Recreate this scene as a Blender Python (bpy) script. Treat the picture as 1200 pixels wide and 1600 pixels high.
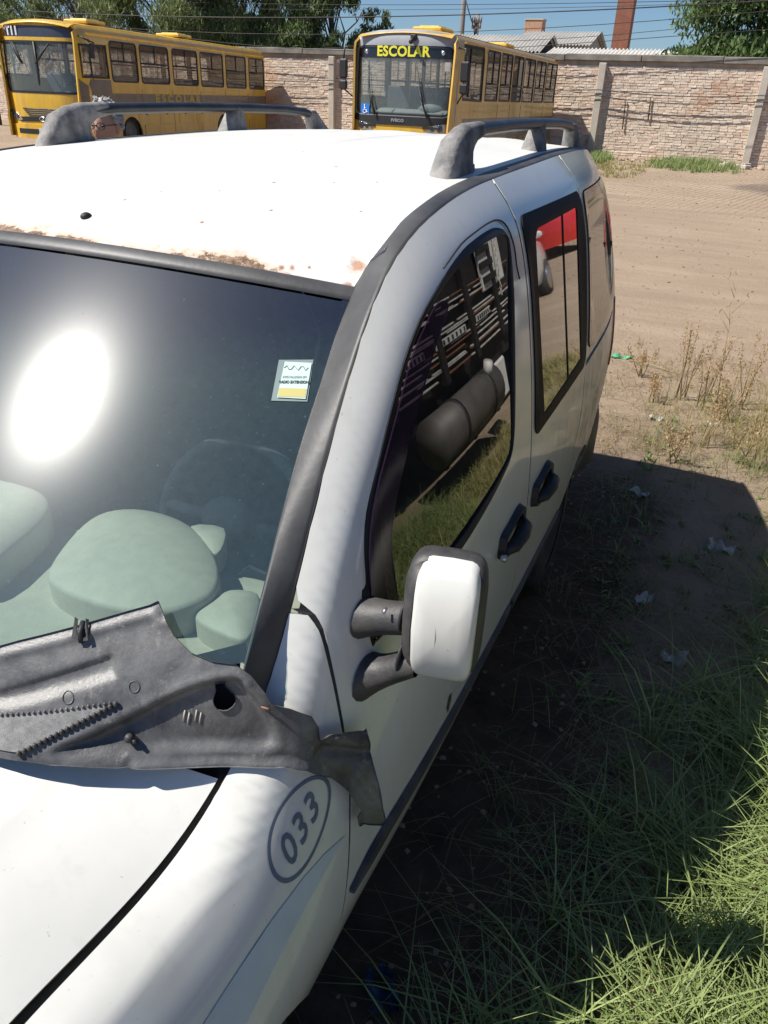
import bpy, math, random
import numpy as np
from mathutils import Vector, Matrix
from mathutils.geometry import delaunay_2d_cdt
for _o in list(bpy.data.objects): bpy.data.objects.remove(_o)
scene = bpy.context.scene
R_ = math.radians
# ------------------------------------------------------------------ camera
cd = bpy.data.cameras.new('camera'); cam = bpy.data.objects.new('camera', cd)
scene.collection.objects.link(cam); scene.camera = cam
CAM = (1.22504, .19912, 1.92924)
_y, _p, _r = R_(22.3084), R_(28.7648), R_(2.34694)
_f = Vector((-math.sin(_y)*math.cos(_p), math.cos(_y)*math.cos(_p), -math.sin(_p)))
_rt = Vector((math.cos(_y), math.sin(_y), 0)); _u = _rt.cross(_f)
_r2 = math.cos(_r)*_rt + math.sin(_r)*_u; _u2 = -math.sin(_r)*_rt + math.cos(_r)*_u
M = Matrix.Identity(4)
for i in range(3): M[i][0] = _r2[i]; M[i][1] = _u2[i]; M[i][2] = -_f[i]; M[i][3] = CAM[i]
cam.matrix_world = M
cd.sensor_fit = 'VERTICAL'; cd.sensor_height = 36; cd.lens = 36*1190.53/1600
cd.clip_start = .02; cd.clip_end = 1500
# ------------------------------------------------------------------ light
SUN = Vector((-.625, -.40, 1)).normalized()          # towards the sun
world = bpy.data.worlds.new("World"); scene.world = world; world.use_nodes = True
wn = world.node_tree.nodes; wl = world.node_tree.links
bg = wn['Background']; sky = wn.new('ShaderNodeTexSky'); sky.sky_type = 'NISHITA'; sky.sun_disc = False
sky.sun_elevation = math.asin(SUN.z); sky.sun_rotation = math.atan2(SUN.x, SUN.y)
sky.air_density = 1.0; sky.dust_density = .15; sky.ozone_density = 3.0
tint = wn.new('ShaderNodeMix'); tint.data_type = 'RGBA'; tint.blend_type = 'MULTIPLY'; tint.inputs[0].default_value = 1; tint.inputs[7].default_value = (.82, 1.0, 1.25, 1)
wl.new(sky.outputs[0], tint.inputs[6]); wl.new(tint.outputs[2], bg.inputs[0]); bg.inputs[1].default_value = .050
sd = bpy.data.lights.new('sun', 'SUN'); sd.energy = 4.8; sd.angle = R_(.53); sd.color = (1, .955, .88)
sun = bpy.data.objects.new('sun', sd); scene.collection.objects.link(sun)
sun.rotation_euler = SUN.to_track_quat('Z', 'Y').to_euler(); sun.location = (-6, -4, 12)
scene.view_settings.view_transform = 'Standard'; scene.view_settings.look = 'None'
scene.view_settings.exposure = .60; scene.view_settings.gamma = 1
scene.view_settings.use_curve_mapping = False
scene.render.engine = 'CYCLES'
scene.cycles.max_bounces = 10; scene.cycles.transparent_max_bounces = 16
# ------------------------------------------------------------------ helpers
COL = scene.collection
rng = random.Random(7); nrng = np.random.default_rng(7)
def link(name, me, mat=None, parent=None, label=None, cat=None, group=None, kind=None):
    o = bpy.data.objects.new(name, me); COL.objects.link(o)
    if mat is not None and me is not None and not me.materials: me.materials.append(mat)
    if parent is not None: o.parent = parent
    if label: o['label'] = label
    if cat: o['category'] = cat
    if group: o['group'] = group
    if kind: o['kind'] = kind
    return o
def empty(name, loc, label, cat, group=None, rz=0, kind=None):
    o = link(name, None, None, None, label, cat, group, kind); o.location = loc; o.rotation_euler = (0, 0, rz)
    o.empty_display_size = .2
    return o
def copy_tree(o, parent=None):
    c = o.copy(); COL.objects.link(c); c.parent = parent
    for ch in list(o.children): copy_tree(ch, c)
    return c
class MB:
    """collects vertices and faces of one mesh"""
    def __init__(s): s.nrm = None; s.v = []; s.f = []; s.sm = []
    def add(s, vs, fs, smooth=False):
        b = len(s.v); s.v += [tuple(map(float, q)) for q in vs]; s.f += [tuple(i+b for i in t) for t in fs]; s.sm += [smooth]*len(fs)
        return s
    def box(s, c, d, rz=0, bev=0):
        x, y, z = d[0]/2, d[1]/2, d[2]/2; cs, sn = math.cos(rz), math.sin(rz)
        if bev <= 0:
            P = [(i*x, j*y, k*z) for i in (-1, 1) for j in (-1, 1) for k in (-1, 1)]
            F = [(0,1,3,2),(4,6,7,5),(0,4,5,1),(2,3,7,6),(0,2,6,4),(1,5,7,3)]
        else:
            b = min(bev, x*.9, y*.9, z*.9); P = []
            for i in (-1, 1):
                for j in (-1, 1):
                    for k in (-1, 1):
                        P += [(i*(x-b), j*(y-b), k*z), (i*(x-b), j*y, k*(z-b)), (i*x, j*(y-b), k*(z-b))]
            def ix(i, j, k, t): return ((i > 0)*4+(j > 0)*2+(k > 0))*3+t
            F = []
            for k in (-1, 1): F.append(tuple(ix(i, j, k, 0) for i, j in ((-1,-1),(1,-1),(1,1),(-1,1))))
            for j in (-1, 1): F.append(tuple(ix(i, j, k, 1) for i, k in ((-1,-1),(1,-1),(1,1),(-1,1))))
            for i in (-1, 1): F.append(tuple(ix(i, j, k, 2) for j, k in ((-1,-1),(1,-1),(1,1),(-1,1))))
            for a in (-1, 1):
                for c2 in (-1, 1):
                    F.append((ix(-1,a,c2,0), ix(1,a,c2,0), ix(1,a,c2,1), ix(-1,a,c2,1)))
                    F.append((ix(a,-1,c2,0), ix(a,1,c2,0), ix(a,1,c2,2), ix(a,-1,c2,2)))
                    F.append((ix(a,c2,-1,1), ix(a,c2,1,1), ix(a,c2,1,2), ix(a,c2,-1,2)))
            for i in (-1, 1):
                for j in (-1, 1):
                    for k in (-1, 1): F.append((ix(i,j,k,0), ix(i,j,k,1), ix(i,j,k,2)))
        return s.add([(c[0]+cs*a-sn*b2, c[1]+sn*a+cs*b2, c[2]+k) for a, b2, k in P], F)
    def tube(s, pts, r, n=8, cap=True, smooth=True):
        pts = [Vector(q) for q in pts]; rs = r if isinstance(r, (list, tuple)) else [r]*len(pts)
        V = []; up = Vector((0, 0, 1)); prev = None
        for i, q in enumerate(pts):
            t = (pts[min(i+1, len(pts)-1)]-pts[max(i-1, 0)]).normalized()
            if prev is None:
                a = t.cross(up); a = a if a.length > .05 else t.cross(Vector((1, 0, 0)))
            else: a = prev - t*prev.dot(t)
            a.normalize(); prev = a; b = t.cross(a)
            for k in range(n):
                an = 2*math.pi*k/n; V.append(q+(a*math.cos(an)+b*math.sin(an))*rs[i])
        F = [(i*n+k, i*n+(k+1) % n, (i+1)*n+(k+1) % n, (i+1)*n+k) for i in range(len(pts)-1) for k in range(n)]
        if cap: F += [tuple(range(n-1, -1, -1)), tuple((len(pts)-1)*n+k for k in range(n))]
        return s.add(V, F, smooth)
    def grid(s, fn, us, vs, smooth=True):
        V = [fn(u, v) for u in us for v in vs]; n = len(vs)
        return s.add(V, [(i*n+j, (i+1)*n+j, (i+1)*n+j+1, i*n+j+1) for i in range(len(us)-1) for j in range(n-1)], smooth)
    def ell(s, c, r, nu=14, nv=9):
        V = []; 
        for j in range(1, nv):
            for i in range(nu):
                a = 2*math.pi*i/nu; b = math.pi*j/nv
                V.append((c[0]+r[0]*math.sin(b)*math.cos(a), c[1]+r[1]*math.sin(b)*math.sin(a), c[2]+r[2]*math.cos(b)))
        V += [(c[0], c[1], c[2]+r[2]), (c[0], c[1], c[2]-r[2])]; T = len(V)-2
        F = [(j*nu+i, (j+1)*nu+i, (j+1)*nu+(i+1) % nu, j*nu+(i+1) % nu) for j in range(nv-2) for i in range(nu)]
        F += [(T, i, (i+1) % nu) for i in range(nu)] + [(T+1, (nv-2)*nu+(i+1) % nu, (nv-2)*nu+i) for i in range(nu)]
        return s.add(V, F, True)
    def mirrored(s):
        m = MB(); m.v = [(-x, y, z) for x, y, z in s.v]; m.f = [t[::-1] for t in s.f]; m.sm = list(s.sm); m.nrm = [(-a, b, c) for a, b, c in s.nrm] if s.nrm else None; return m
    def mesh(s, name):
        me = bpy.data.meshes.new(name); me.from_pydata(s.v, [], s.f)
        me.polygons.foreach_set('use_smooth', s.sm); me.update()
        if s.nrm and len(s.nrm) > 30: me.normals_split_custom_set_from_vertices(s.nrm+[(0, 0, 0)]*(len(s.v)-len(s.nrm)))
        return me
    def build(s, name, mat, parent=None, **k): return link(name, s.mesh(name), mat, parent, **k)
def quads_mesh(name, V, F, mats=None, smooth=False, attr=None):
    """fast mesh from numpy arrays of vertices (n,3) and quads (m,4)"""
    me = bpy.data.meshes.new(name); V = np.asarray(V, 'f'); F = np.asarray(F, 'i'); k = F.shape[1]
    me.vertices.add(len(V)); me.vertices.foreach_set('co', V.ravel())
    me.loops.add(F.size); me.loops.foreach_set('vertex_index', F.ravel())
    me.polygons.add(len(F)); me.polygons.foreach_set('loop_start', np.arange(0, F.size, k, dtype='i'))
    me.polygons.foreach_set('use_smooth', np.full(len(F), smooth))
    me.update(calc_edges=True)
    if attr is not None:
        at = me.attributes.new('tone', 'FLOAT', 'POINT'); at.data.foreach_set('value', np.asarray(attr, 'f'))
    return me
# ---- polygons
def inpoly(q, poly):
    x, y = q; c = False; n = len(poly); j = n-1
    for i in range(n):
        xi, yi = poly[i]; xj, yj = poly[j]
        if (yi > y) != (yj > y) and x < (xj-xi)*(y-yi)/(yj-yi)+xi: c = not c
        j = i
    return c
def inmany(Q, poly):
    P = np.array(poly, float); c = np.zeros(len(Q), bool); x, y = Q[:, 0], Q[:, 1]
    for i in range(len(P)):
        xi, yi = P[i]; xj, yj = P[i-1]
        if yi == yj: continue
        c ^= ((yi > y) != (yj > y)) & (x < (xj-xi)*(y-yi)/(yj-yi)+xi)
    return c
def densify(poly, step, closed=True):
    out = []; n = len(poly)
    for i in range(n if closed else n-1):
        a = np.array(poly[i], float); b = np.array(poly[(i+1) % n], float); k = max(1, int(np.linalg.norm(b-a)/step+.5))
        out += [tuple(a+(b-a)*t/k) for t in range(k)]
    if not closed: out.append(tuple(poly[-1]))
    return out
def smoothpoly(poly, closed=True, k=5):
    P = [np.array(q, float) for q in poly]; n = len(P); out = []
    for i in range(n if closed else n-1):
        g = (lambda j: P[j % n]) if closed else (lambda j: P[min(max(j, 0), n-1)])
        a, b, c, d = g(i-1), g(i), g(i+1), g(i+2)
        for t in range(k):
            s = t/k; out.append(tuple(.5*((2*b)+(c-a)*s+(2*a-5*b+4*c-d)*s*s+(3*b-a-3*c+d)*s**3)))
    if not closed: out.append(tuple(P[-1]))
    return out
def roundrect(x0, y0, x1, y1, r, k=4):
    out = []
    for cx, cy, a0 in ((x1-r, y1-r, 0), (x0+r, y1-r, 90), (x0+r, y0+r, 180), (x1-r, y0+r, 270)):
        for t in range(k+1): a = R_(a0+90*t/k); out.append((cx+r*math.cos(a), cy+r*math.sin(a)))
    return out
def offset_poly(poly, d):
    """inwards for positive d (any winding)"""
    P = [np.array(q, float) for q in poly]; n = len(P); A = sum(P[i][0]*P[(i+1) % n][1]-P[(i+1) % n][0]*P[i][1] for i in range(n))
    sg = 1 if A > 0 else -1; out = []
    for i in range(n):
        t = P[(i+1) % n]-P[i-1]; t /= (np.linalg.norm(t)+1e-9); out.append(tuple(P[i]+sg*d*np.array([-t[1], t[0]])))
    return out
def panel(surf, outer, holes=(), step=.04, rim=.012, off=0, flip=False, mirror=False, edge=None, creases=()):
    """a curved sheet cut to an outline: surf(a,b)->xyz; the rims turn inwards"""
    edge = edge or step
    loops = [densify(outer, edge)]+[densify(h, edge) for h in holes]
    V = []; E = []; own = []
    for L in loops:
        b = len(V); V += L; E += [(b+i, b+(i+1) % len(L)) for i in range(len(L))]; own.append((b, len(L)))
    for L in creases:
        L = densify(L, edge, False); b = len(V); V += L; E += [(b+i, b+i+1) for i in range(len(L)-1)]
    A = np.array(loops[0]); lo = A.min(0); hi = A.max(0)
    B = np.array(V)
    GP = []
    for a in np.arange(lo[0]+step/2, hi[0], step):
        for b in np.arange(lo[1]+step/2, hi[1], step):
            GP.append((a, b))
    if GP:
        G_ = np.array(GP); ok = inmany(G_, loops[0])
        for h_ in loops[1:]: ok &= ~inmany(G_, h_)
        G_ = G_[ok]
        for c0 in range(0, len(G_), 2000):
            g_ = G_[c0:c0+2000]; dd = ((g_[:, None]-B[None])**2).sum(2).min(1); V += [tuple(q) for q in g_[dd > (step*.45)**2]]
    r = delaunay_2d_cdt([Vector(q) for q in V], E, [], 0, 1e-6)
    v2 = [tuple(q) for q in r[0]]; F = []
    tri = np.array([tuple(t) for t in r[2]]); cen = np.array(v2)[tri].mean(1); ok = inmany(cen, loops[0])
    for h_ in loops[1:]: ok &= ~inmany(cen, h_)
    F = [tuple(int(i) for i in t) for t in tri[ok]]
    h = 5e-3; P = []; N = []
    for a, b in v2:
        p = np.asarray(surf(a, b), float); n = np.cross(np.asarray(surf(a+h, b))-np.asarray(surf(a-h, b)), np.asarray(surf(a, b+h))-np.asarray(surf(a, b-h)))
        n = n/(np.linalg.norm(n)+1e-12); n = -n if flip else n
        P.append(p+n*off); N.append(n)
    m = MB(); F = [t[::-1] for t in F] if flip else F
    m.add(P, F, True); m.nrm = [tuple(q) for q in N]
    if rim:
        cnt = {}
        for t in F:
            for i in range(3):
                a, b = t[i], t[(i+1) % 3]; cnt[(a, b)] = 1
        be = [(a, b) for a, b in cnt if (b, a) not in cnt]
        vs = sorted({i for e in be for i in e}); mp = {v: k for k, v in enumerate(vs)}; n = len(vs)
        bev = min(abs(rim)*.25, .002)*(1 if rim > 0 else -1)
        m.add([P[v] for v in vs]+[P[v]-N[v]*rim for v in vs], [(mp[b], mp[a], mp[a]+n, mp[b]+n) for a, b in be], False)
    if mirror: m = m.mirrored()
    return m
def text_polys(txt, size, bold=0, spacing=1.0):
    cu = bpy.data.curves.new('lettering', 'FONT'); cu.body = txt; cu.size = size; cu.offset = bold; cu.align_x = 'CENTER'; cu.align_y = 'CENTER'; cu.space_character = spacing; cu.resolution_u = 3
    o = bpy.data.objects.new('lettering', cu); COL.objects.link(o)
    dg = bpy.context.evaluated_depsgraph_get(); me = bpy.data.meshes.new_from_object(o.evaluated_get(dg))
    V = [(v.co.x, v.co.y) for v in me.vertices]; F = [tuple(q.vertices) for q in me.polygons]
    bpy.data.objects.remove(o); bpy.data.curves.remove(cu); bpy.data.meshes.remove(me)
    return V, F
def text_on(txt, size, fn, bold=0, spacing=1.0, sx=1, shear=0):
    V, F = text_polys(txt, size, bold, spacing); m = MB(); m.add([fn(x*sx+shear*y, y) for x, y in V], F); return m
# ---- materials
def nt(mat): return mat.node_tree.nodes, mat.node_tree.links
def newmat(name):
    m = bpy.data.materials.new(name); m.use_nodes = True; return m
def mat(name, col, rough=.6, metal=0, coat=0, var=.12, scale=6, bump=0, bscale=60, col2=None, spec=.5, dist=.004, detail=4):
    m = newmat(name); n, l = nt(m); b = n['Principled BSDF']
    tc = n.new('ShaderNodeTexCoord'); no = n.new('ShaderNodeTexNoise'); no.inputs['Scale'].default_value = scale; no.inputs['Detail'].default_value = detail
    no.inputs['Roughness'].default_value = .62
    l.new(tc.outputs['Object'], no.inputs['Vector'])
    ra = n.new('ShaderNodeValToRGB'); ra.color_ramp.elements[0].position = .35; ra.color_ramp.elements[1].position = .65
    c2 = col2 if col2 else tuple(min(1, c*(1+var)) for c in col)
    c1 = col if col2 else tuple(c*(1-var) for c in col)
    ra.color_ramp.elements[0].color = (*c1, 1); ra.color_ramp.elements[1].color = (*c2, 1)
    l.new(no.outputs[0], ra.inputs[0]); l.new(ra.outputs[0], b.inputs['Base Color'])
    b.inputs['Roughness'].default_value = rough; b.inputs['Metallic'].default_value = metal; b.inputs['Coat Weight'].default_value = coat
    b.inputs['Coat Roughness'].default_value = .08; b.inputs['Specular IOR Level'].default_value = spec
    if bump:
        n2 = n.new('ShaderNodeTexNoise'); n2.inputs['Scale'].default_value = bscale; n2.inputs['Detail'].default_value = 4; l.new(tc.outputs['Object'], n2.inputs['Vector'])
        bu = n.new('ShaderNodeBump'); bu.inputs['Strength'].default_value = bump; bu.inputs['Distance'].default_value = dist
        l.new(n2.outputs[0], bu.inputs['Height']); l.new(bu.outputs[0], b.inputs['Normal'])
    return m
def N(n, t, **k):
    q = n.new(t)
    for a, v in k.items():
        if a.startswith('i_'): q.inputs[a[2:].replace('_', ' ')].default_value = v
        else: setattr(q, a, v)
    return q
def math_(n, l, op, a, b=None, clamp=False):
    q = n.new('ShaderNodeMath'); q.operation = op; q.use_clamp = clamp
    for i, v in enumerate((a, b)):
        if v is None: continue
        if hasattr(v, 'links') or hasattr(v, 'is_linked'): l.new(v, q.inputs[i])
        else: q.inputs[i].default_value = v
    return q.outputs[0]
def mixc(n, l, fac, a, b):
    q = n.new('ShaderNodeMix'); q.data_type = 'RGBA'
    if hasattr(fac, 'is_linked'): l.new(fac, q.inputs[0])
    else: q.inputs[0].default_value = fac
    for i, v in ((6, a), (7, b)):
        if hasattr(v, 'is_linked'): l.new(v, q.inputs[i])
        else: q.inputs[i].default_value = (*v, 1)
    return q.outputs[2]
def ramp(n, l, v, p0, p1, c0=(0, 0, 0), c1=(1, 1, 1)):
    q = n.new('ShaderNodeValToRGB'); q.color_ramp.elements[0].position = p0; q.color_ramp.elements[1].position = p1
    q.color_ramp.elements[0].color = (*c0, 1); q.color_ramp.elements[1].color = (*c1, 1); l.new(v, q.inputs[0]); return q.outputs[0]
def noise(n, l, scale, detail=4, vec=None, rough=.6, dist=0):
    q = n.new('ShaderNodeTexNoise'); q.inputs['Scale'].default_value = scale; q.inputs['Detail'].default_value = detail; q.inputs['Roughness'].default_value = rough; q.inputs['Distortion'].default_value = dist
    if vec is not None: l.new(vec, q.inputs['Vector'])
    return q.outputs[0]
def glass(name, tint, refl=1.0, rough=.02, dust=.03, dcol=(.5, .46, .4), ior=1.5, dscale=30, haze=0, hazerough=.3, top=None, bscale=0):
    """thin pane: tinted see-through + mirror reflection by fresnel + a film of dust"""
    m = newmat(name); n, l = nt(m); n.remove(n['Principled BSDF']); out = n['Material Output']
    tc = n.new('ShaderNodeTexCoord'); ob = tc.outputs['Object']
    tr = N(n, 'ShaderNodeBsdfTransparent'); tr.inputs[0].default_value = (*tint, 1)
    gl = N(n, 'ShaderNodeBsdfGlossy'); gl.inputs['Roughness'].default_value = rough
    fr = N(n, 'ShaderNodeFresnel'); ge = N(n, 'ShaderNodeNewGeometry'); mi = N(n, 'ShaderNodeMix'); mi.data_type = 'FLOAT'
    l.new(ge.outputs['Backfacing'], mi.inputs[0]); mi.inputs[2].default_value = ior; mi.inputs[3].default_value = 1/ior; l.new(mi.outputs[0], fr.inputs[0])
    if bscale:
        bn = noise(n, l, bscale, 2, ob); bu = n.new('ShaderNodeBump'); bu.inputs['Strength'].default_value = .06; bu.inputs['Distance'].default_value = .01
        l.new(bn, bu.inputs['Height']); l.new(bu.outputs[0], gl.inputs['Normal'])
    fa = math_(n, l, 'MULTIPLY', fr.outputs[0], refl, True)
    mx = n.new('ShaderNodeMixShader'); l.new(fa, mx.inputs[0]); l.new(tr.outputs[0], mx.inputs[1]); l.new(gl.outputs[0], mx.inputs[2])
    last = mx.outputs[0]
    if haze:
        g2 = N(n, 'ShaderNodeBsdfGlossy'); g2.inputs['Roughness'].default_value = hazerough
        m2 = n.new('ShaderNodeMixShader'); m2.inputs[0].default_value = haze; l.new(last, m2.inputs[1]); l.new(g2.outputs[0], m2.inputs[2]); last = m2.outputs[0]
        g3 = N(n, 'ShaderNodeBsdfGlossy'); g3.inputs['Roughness'].default_value = .52
        m4 = n.new('ShaderNodeMixShader'); m4.inputs[0].default_value = haze*.4; l.new(last, m4.inputs[1]); l.new(g3.outputs[0], m4.inputs[2]); last = m4.outputs[0]
    df = N(n, 'ShaderNodeBsdfDiffuse'); df.inputs[0].default_value = (*dcol, 1)
    d1 = ramp(n, l, noise(n, l, dscale, 8, ob, .8), .35, .75, (dust*.8,)*3, (dust*1.3,)*3)
    sp = ramp(n, l, noise(n, l, dscale*(9 if not haze else 3.2), 2, ob, .5), .70, .76, (0, 0, 0), (.3, .3, .3))
    d2 = math_(n, l, 'ADD', d1, sp, True) if dust > .02 else d1
    if top:
        z0, z1, t2, c2 = top; sx = n.new('ShaderNodeSeparateXYZ'); l.new(ob, sx.inputs[0]); mr = n.new('ShaderNodeMapRange'); mr.interpolation_type = 'SMOOTHSTEP'; mr.inputs[1].default_value = z0; mr.inputs[2].default_value = z1; l.new(sx.outputs[2], mr.inputs[0])
        l.new(mixc(n, l, mr.outputs[0], tint, t2), tr.inputs[0]); l.new(mixc(n, l, mr.outputs[0], dcol, c2), df.inputs[0])
    m3 = n.new('ShaderNodeMixShader'); l.new(d2, m3.inputs[0]); l.new(last, m3.inputs[1]); l.new(df.outputs[0], m3.inputs[2])
    l.new(m3.outputs[0], out.inputs[0]); m['tr'] = 0
    return m
def sstep(x): x = min(1, max(0, x)); return x*x*(3-2*x)
DARK = mat('dark_inner_metal', (.02, .02, .02), .8)
# ================================================================== ground
def gz(x, y):
    t = sstep((y-8)/12); return .20*t
def ground_h(x, y):
    h = gz(x, y); 
    if y > 6: h += .012*math.sin(x*1.9+y*.35)*math.sin(y*.8)
    return h
def ground_mat():
    m = newmat('sandy_dirt'); n, l = nt(m); b = n['Principled BSDF']; tc = n.new('ShaderNodeTexCoord'); ob = tc.outputs['Object']
    c = ramp(n, l, noise(n, l, .35, 6, ob, .6), .35, .65, (.31, .235, .165), (.39, .30, .215))
    mp = n.new('ShaderNodeMapping'); mp.inputs['Scale'].default_value = (.25, 1.6, 1); mp.inputs['Rotation'].default_value = (0, 0, R_(6)); l.new(ob, mp.inputs[0])
    st = noise(n, l, 1.6, 8, mp.outputs[0], .72); c = mixc(n, l, ramp(n, l, st, .38, .68, (.0,)*3, (.8,)*3), c, (.25, .18, .125))
    fine = noise(n, l, 38, 8, ob, .75); c = mixc(n, l, ramp(n, l, fine, .3, .7, (0,)*3, (.35,)*3), c, (.46, .36, .27))
    # tyre marks: chevrons along two bands
    sx = n.new('ShaderNodeSeparateXYZ'); l.new(ob, sx.inputs[0]); X, Y, Z = sx.outputs
    # soil colour darkened beside the van to deepen its shadow, with uneven border
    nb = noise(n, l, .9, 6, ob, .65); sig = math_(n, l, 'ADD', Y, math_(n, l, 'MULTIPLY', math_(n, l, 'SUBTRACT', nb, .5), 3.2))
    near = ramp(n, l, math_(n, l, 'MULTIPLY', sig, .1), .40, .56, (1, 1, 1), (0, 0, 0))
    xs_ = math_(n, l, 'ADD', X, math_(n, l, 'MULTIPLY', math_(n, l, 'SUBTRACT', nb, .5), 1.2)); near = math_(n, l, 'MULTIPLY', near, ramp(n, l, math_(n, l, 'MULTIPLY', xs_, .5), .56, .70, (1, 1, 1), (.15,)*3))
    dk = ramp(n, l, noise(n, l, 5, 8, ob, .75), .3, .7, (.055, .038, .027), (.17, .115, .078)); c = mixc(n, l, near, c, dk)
    # damp grey patch by the wall
    dx = math_(n, l, 'MULTIPLY', math_(n, l, 'SUBTRACT', X, 2.3), .45); dy = math_(n, l, 'MULTIPLY', math_(n, l, 'SUBTRACT', Y, 22.5), .28)
    rr = math_(n, l, 'ADD', math_(n, l, 'ADD', math_(n, l, 'MULTIPLY', dx, dx), math_(n, l, 'MULTIPLY', dy, dy)), math_(n, l, 'MULTIPLY', nb, 1.2))
    c = mixc(n, l, ramp(n, l, rr, .7, 1.5, (.7,)*3, (0,)*3), c, (.13, .105, .09))
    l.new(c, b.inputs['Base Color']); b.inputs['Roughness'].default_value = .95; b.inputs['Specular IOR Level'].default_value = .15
    w = n.new('ShaderNodeTexWave'); w.inputs['Scale'].default_value = 2.2; w.inputs['Distortion'].default_value = 2.5; w.inputs['Detail'].default_value = 3; w.bands_direction = 'X'
    mp2 = n.new('ShaderNodeMapping'); mp2.inputs['Rotation'].default_value = (0, 0, R_(12)); l.new(ob, mp2.inputs[0]); l.new(mp2.outputs[0], w.inputs['Vector'])
    ba = ramp(n, l, math_(n, l, 'MULTIPLY', sig, .05), .80, .95)
    hh = math_(n, l, 'ADD', math_(n, l, 'MULTIPLY', st, 1.3), math_(n, l, 'MULTIPLY', math_(n, l, 'MULTIPLY', w.outputs[1], ba), .5)); hh = math_(n, l, 'ADD', hh, math_(n, l, 'MULTIPLY', noise(n, l, 14, 8, ob, .75), .9)); hh = math_(n, l, 'ADD', hh, math_(n, l, 'MULTIPLY', fine, .35))
    bu = n.new('ShaderNodeBump'); bu.inputs['Strength'].default_value = .75; bu.inputs['Distance'].default_value = .045; l.new(hh, bu.inputs['Height']); l.new(bu.outputs[0], b.inputs['Normal'])
    return m
def axis(a, b, fine0, fine1, f, c):
    out = [a]; 
    while out[-1] < b:
        x = out[-1]; d = 0 if fine0 <= x <= fine1 else min(abs(x-fine0), abs(x-fine1)); out.append(x+f+d*c)
    return out
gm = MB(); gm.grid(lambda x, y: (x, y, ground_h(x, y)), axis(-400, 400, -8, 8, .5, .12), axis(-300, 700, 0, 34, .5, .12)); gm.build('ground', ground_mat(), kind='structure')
# small soil clods and stones
vv = []; ff = []
def stone(x, y, s, z):
    b = len(vv); a = rng.random()*6.3
    P = [(math.cos(a+k*2.09)*s*rng.uniform(.6, 1.2), math.sin(a+k*2.09)*s*rng.uniform(.6, 1.2), -s*.2) for k in range(3)]+[(rng.uniform(-.3, .3)*s+math.cos(a+1+k*2.09)*s*.6, math.sin(a+1+k*2.09)*s*.6, s*rng.uniform(.3, .6)) for k in range(3)]
    vv.extend((x+p[0], y+p[1], z+p[2]) for p in P); ff.extend((b+i, b+j, b+k) for i, j, k in ((0, 1, 3), (1, 4, 3), (1, 2, 4), (2, 5, 4), (2, 0, 5), (0, 3, 5), (3, 4, 5)))
for k in range(3600):
    y = rng.uniform(.6, 9) if k % 3 else rng.uniform(9, 29); x = rng.uniform(.3, 3.4) if y < 9 else rng.uniform(-3, 5); stone(x, y, rng.uniform(.004, .016)*(1 if y < 9 else 1.9), ground_h(x, y))
for k in range(260):   # rubble along the wall foot
    x = rng.uniform(-3.5, 4); y = rng.uniform(29.3, 31.1); stone(x, y, rng.uniform(.03, .11), ground_h(x, y))
link('dirt_clods', quads_mesh('dirt_clods', vv, ff), mat('dry_clods', (.26, .19, .135), .95, var=.3, scale=2), kind='stuff')
# ================================================================== brick wall
WY = 30.6; WB = .14; WT = 3.17; X0, X1 = -46, 22
def brick_mat():
    m = newmat('lime_washed_brick'); n, l = nt(m); b = n['Principled BSDF']; tc = n.new('ShaderNodeTexCoord'); ob = tc.outputs['Object']
    at = n.new('ShaderNodeAttribute'); at.attribute_name = 'tone'
    c = ramp(n, l, at.outputs['Fac'], .0, 1, (.60, .45, .345), (.78, .65, .52))
    big = noise(n, l, .55, 5, ob, .65); c = mixc(n, l, ramp(n, l, big, .52, .68, (0,)*3, (.75,)*3), c, (.52, .27, .15))
    md = noise(n, l, 1.7, 6, ob, .7); c = mixc(n, l, ramp(n, l, md, .5, .66, (0,)*3, (.7,)*3), c, (.66, .60, .50))
    c = mixc(n, l, ramp(n, l, noise(n, l, 7, 6, ob, .7), .62, .76, (0,)*3, (.6,)*3), c, (.36, .26, .19))
    l.new(c, b.inputs['Base Color']); b.inputs['Roughness'].default_value = .95
    bu = n.new('ShaderNodeBump'); bu.inputs['Strength'].default_value = .8; bu.inputs['Distance'].default_value = .02; l.new(noise(n, l, 18, 6, ob, .7), bu.inputs['Height']); l.new(bu.outputs[0], b.inputs['Normal'])
    return m
BRK = brick_mat(); MORT = mat('crumbling_mortar', (.50, .40, .31), .95, var=.2, scale=3, bump=.6, bscale=30); CONC = mat('weathered_concrete', (.42, .37, .31), .9, scale=1.5, bump=.6, bscale=25, col2=(.55, .49, .41), detail=8); CAPM = mat('dark_stained_coping', (.14, .125, .11), .92, scale=2.0, bump=.7, bscale=18, col2=(.27, .245, .215), detail=9)
wall = empty('brick_wall', (-12, WY, WB), 'long lime-washed brick yard wall with concrete posts and a stained coping', 'wall')
def wbox(name, m, c, d, **k): mb = MB().box((c[0]+12, c[1]-WY, c[2]-WB), d, **k); return mb.build(name, m, wall)
wbox('mortar_core', MORT, ((X0+X1)/2, WY+.10, (WB+WT)/2-.1), (X1-X0, .16, WT-WB+.2))
rows = int((WT-.12-WB)/.082); V = []; F = []; T = []
BX = np.array([(i, j, k) for i in (0, 1) for j in (0, 1) for k in (0, 1)], float); BF = np.array([(0,1,3,2),(4,6,7,5),(0,4,5,1),(2,3,7,6),(0,2,6,4),(1,5,7,3)])
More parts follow.
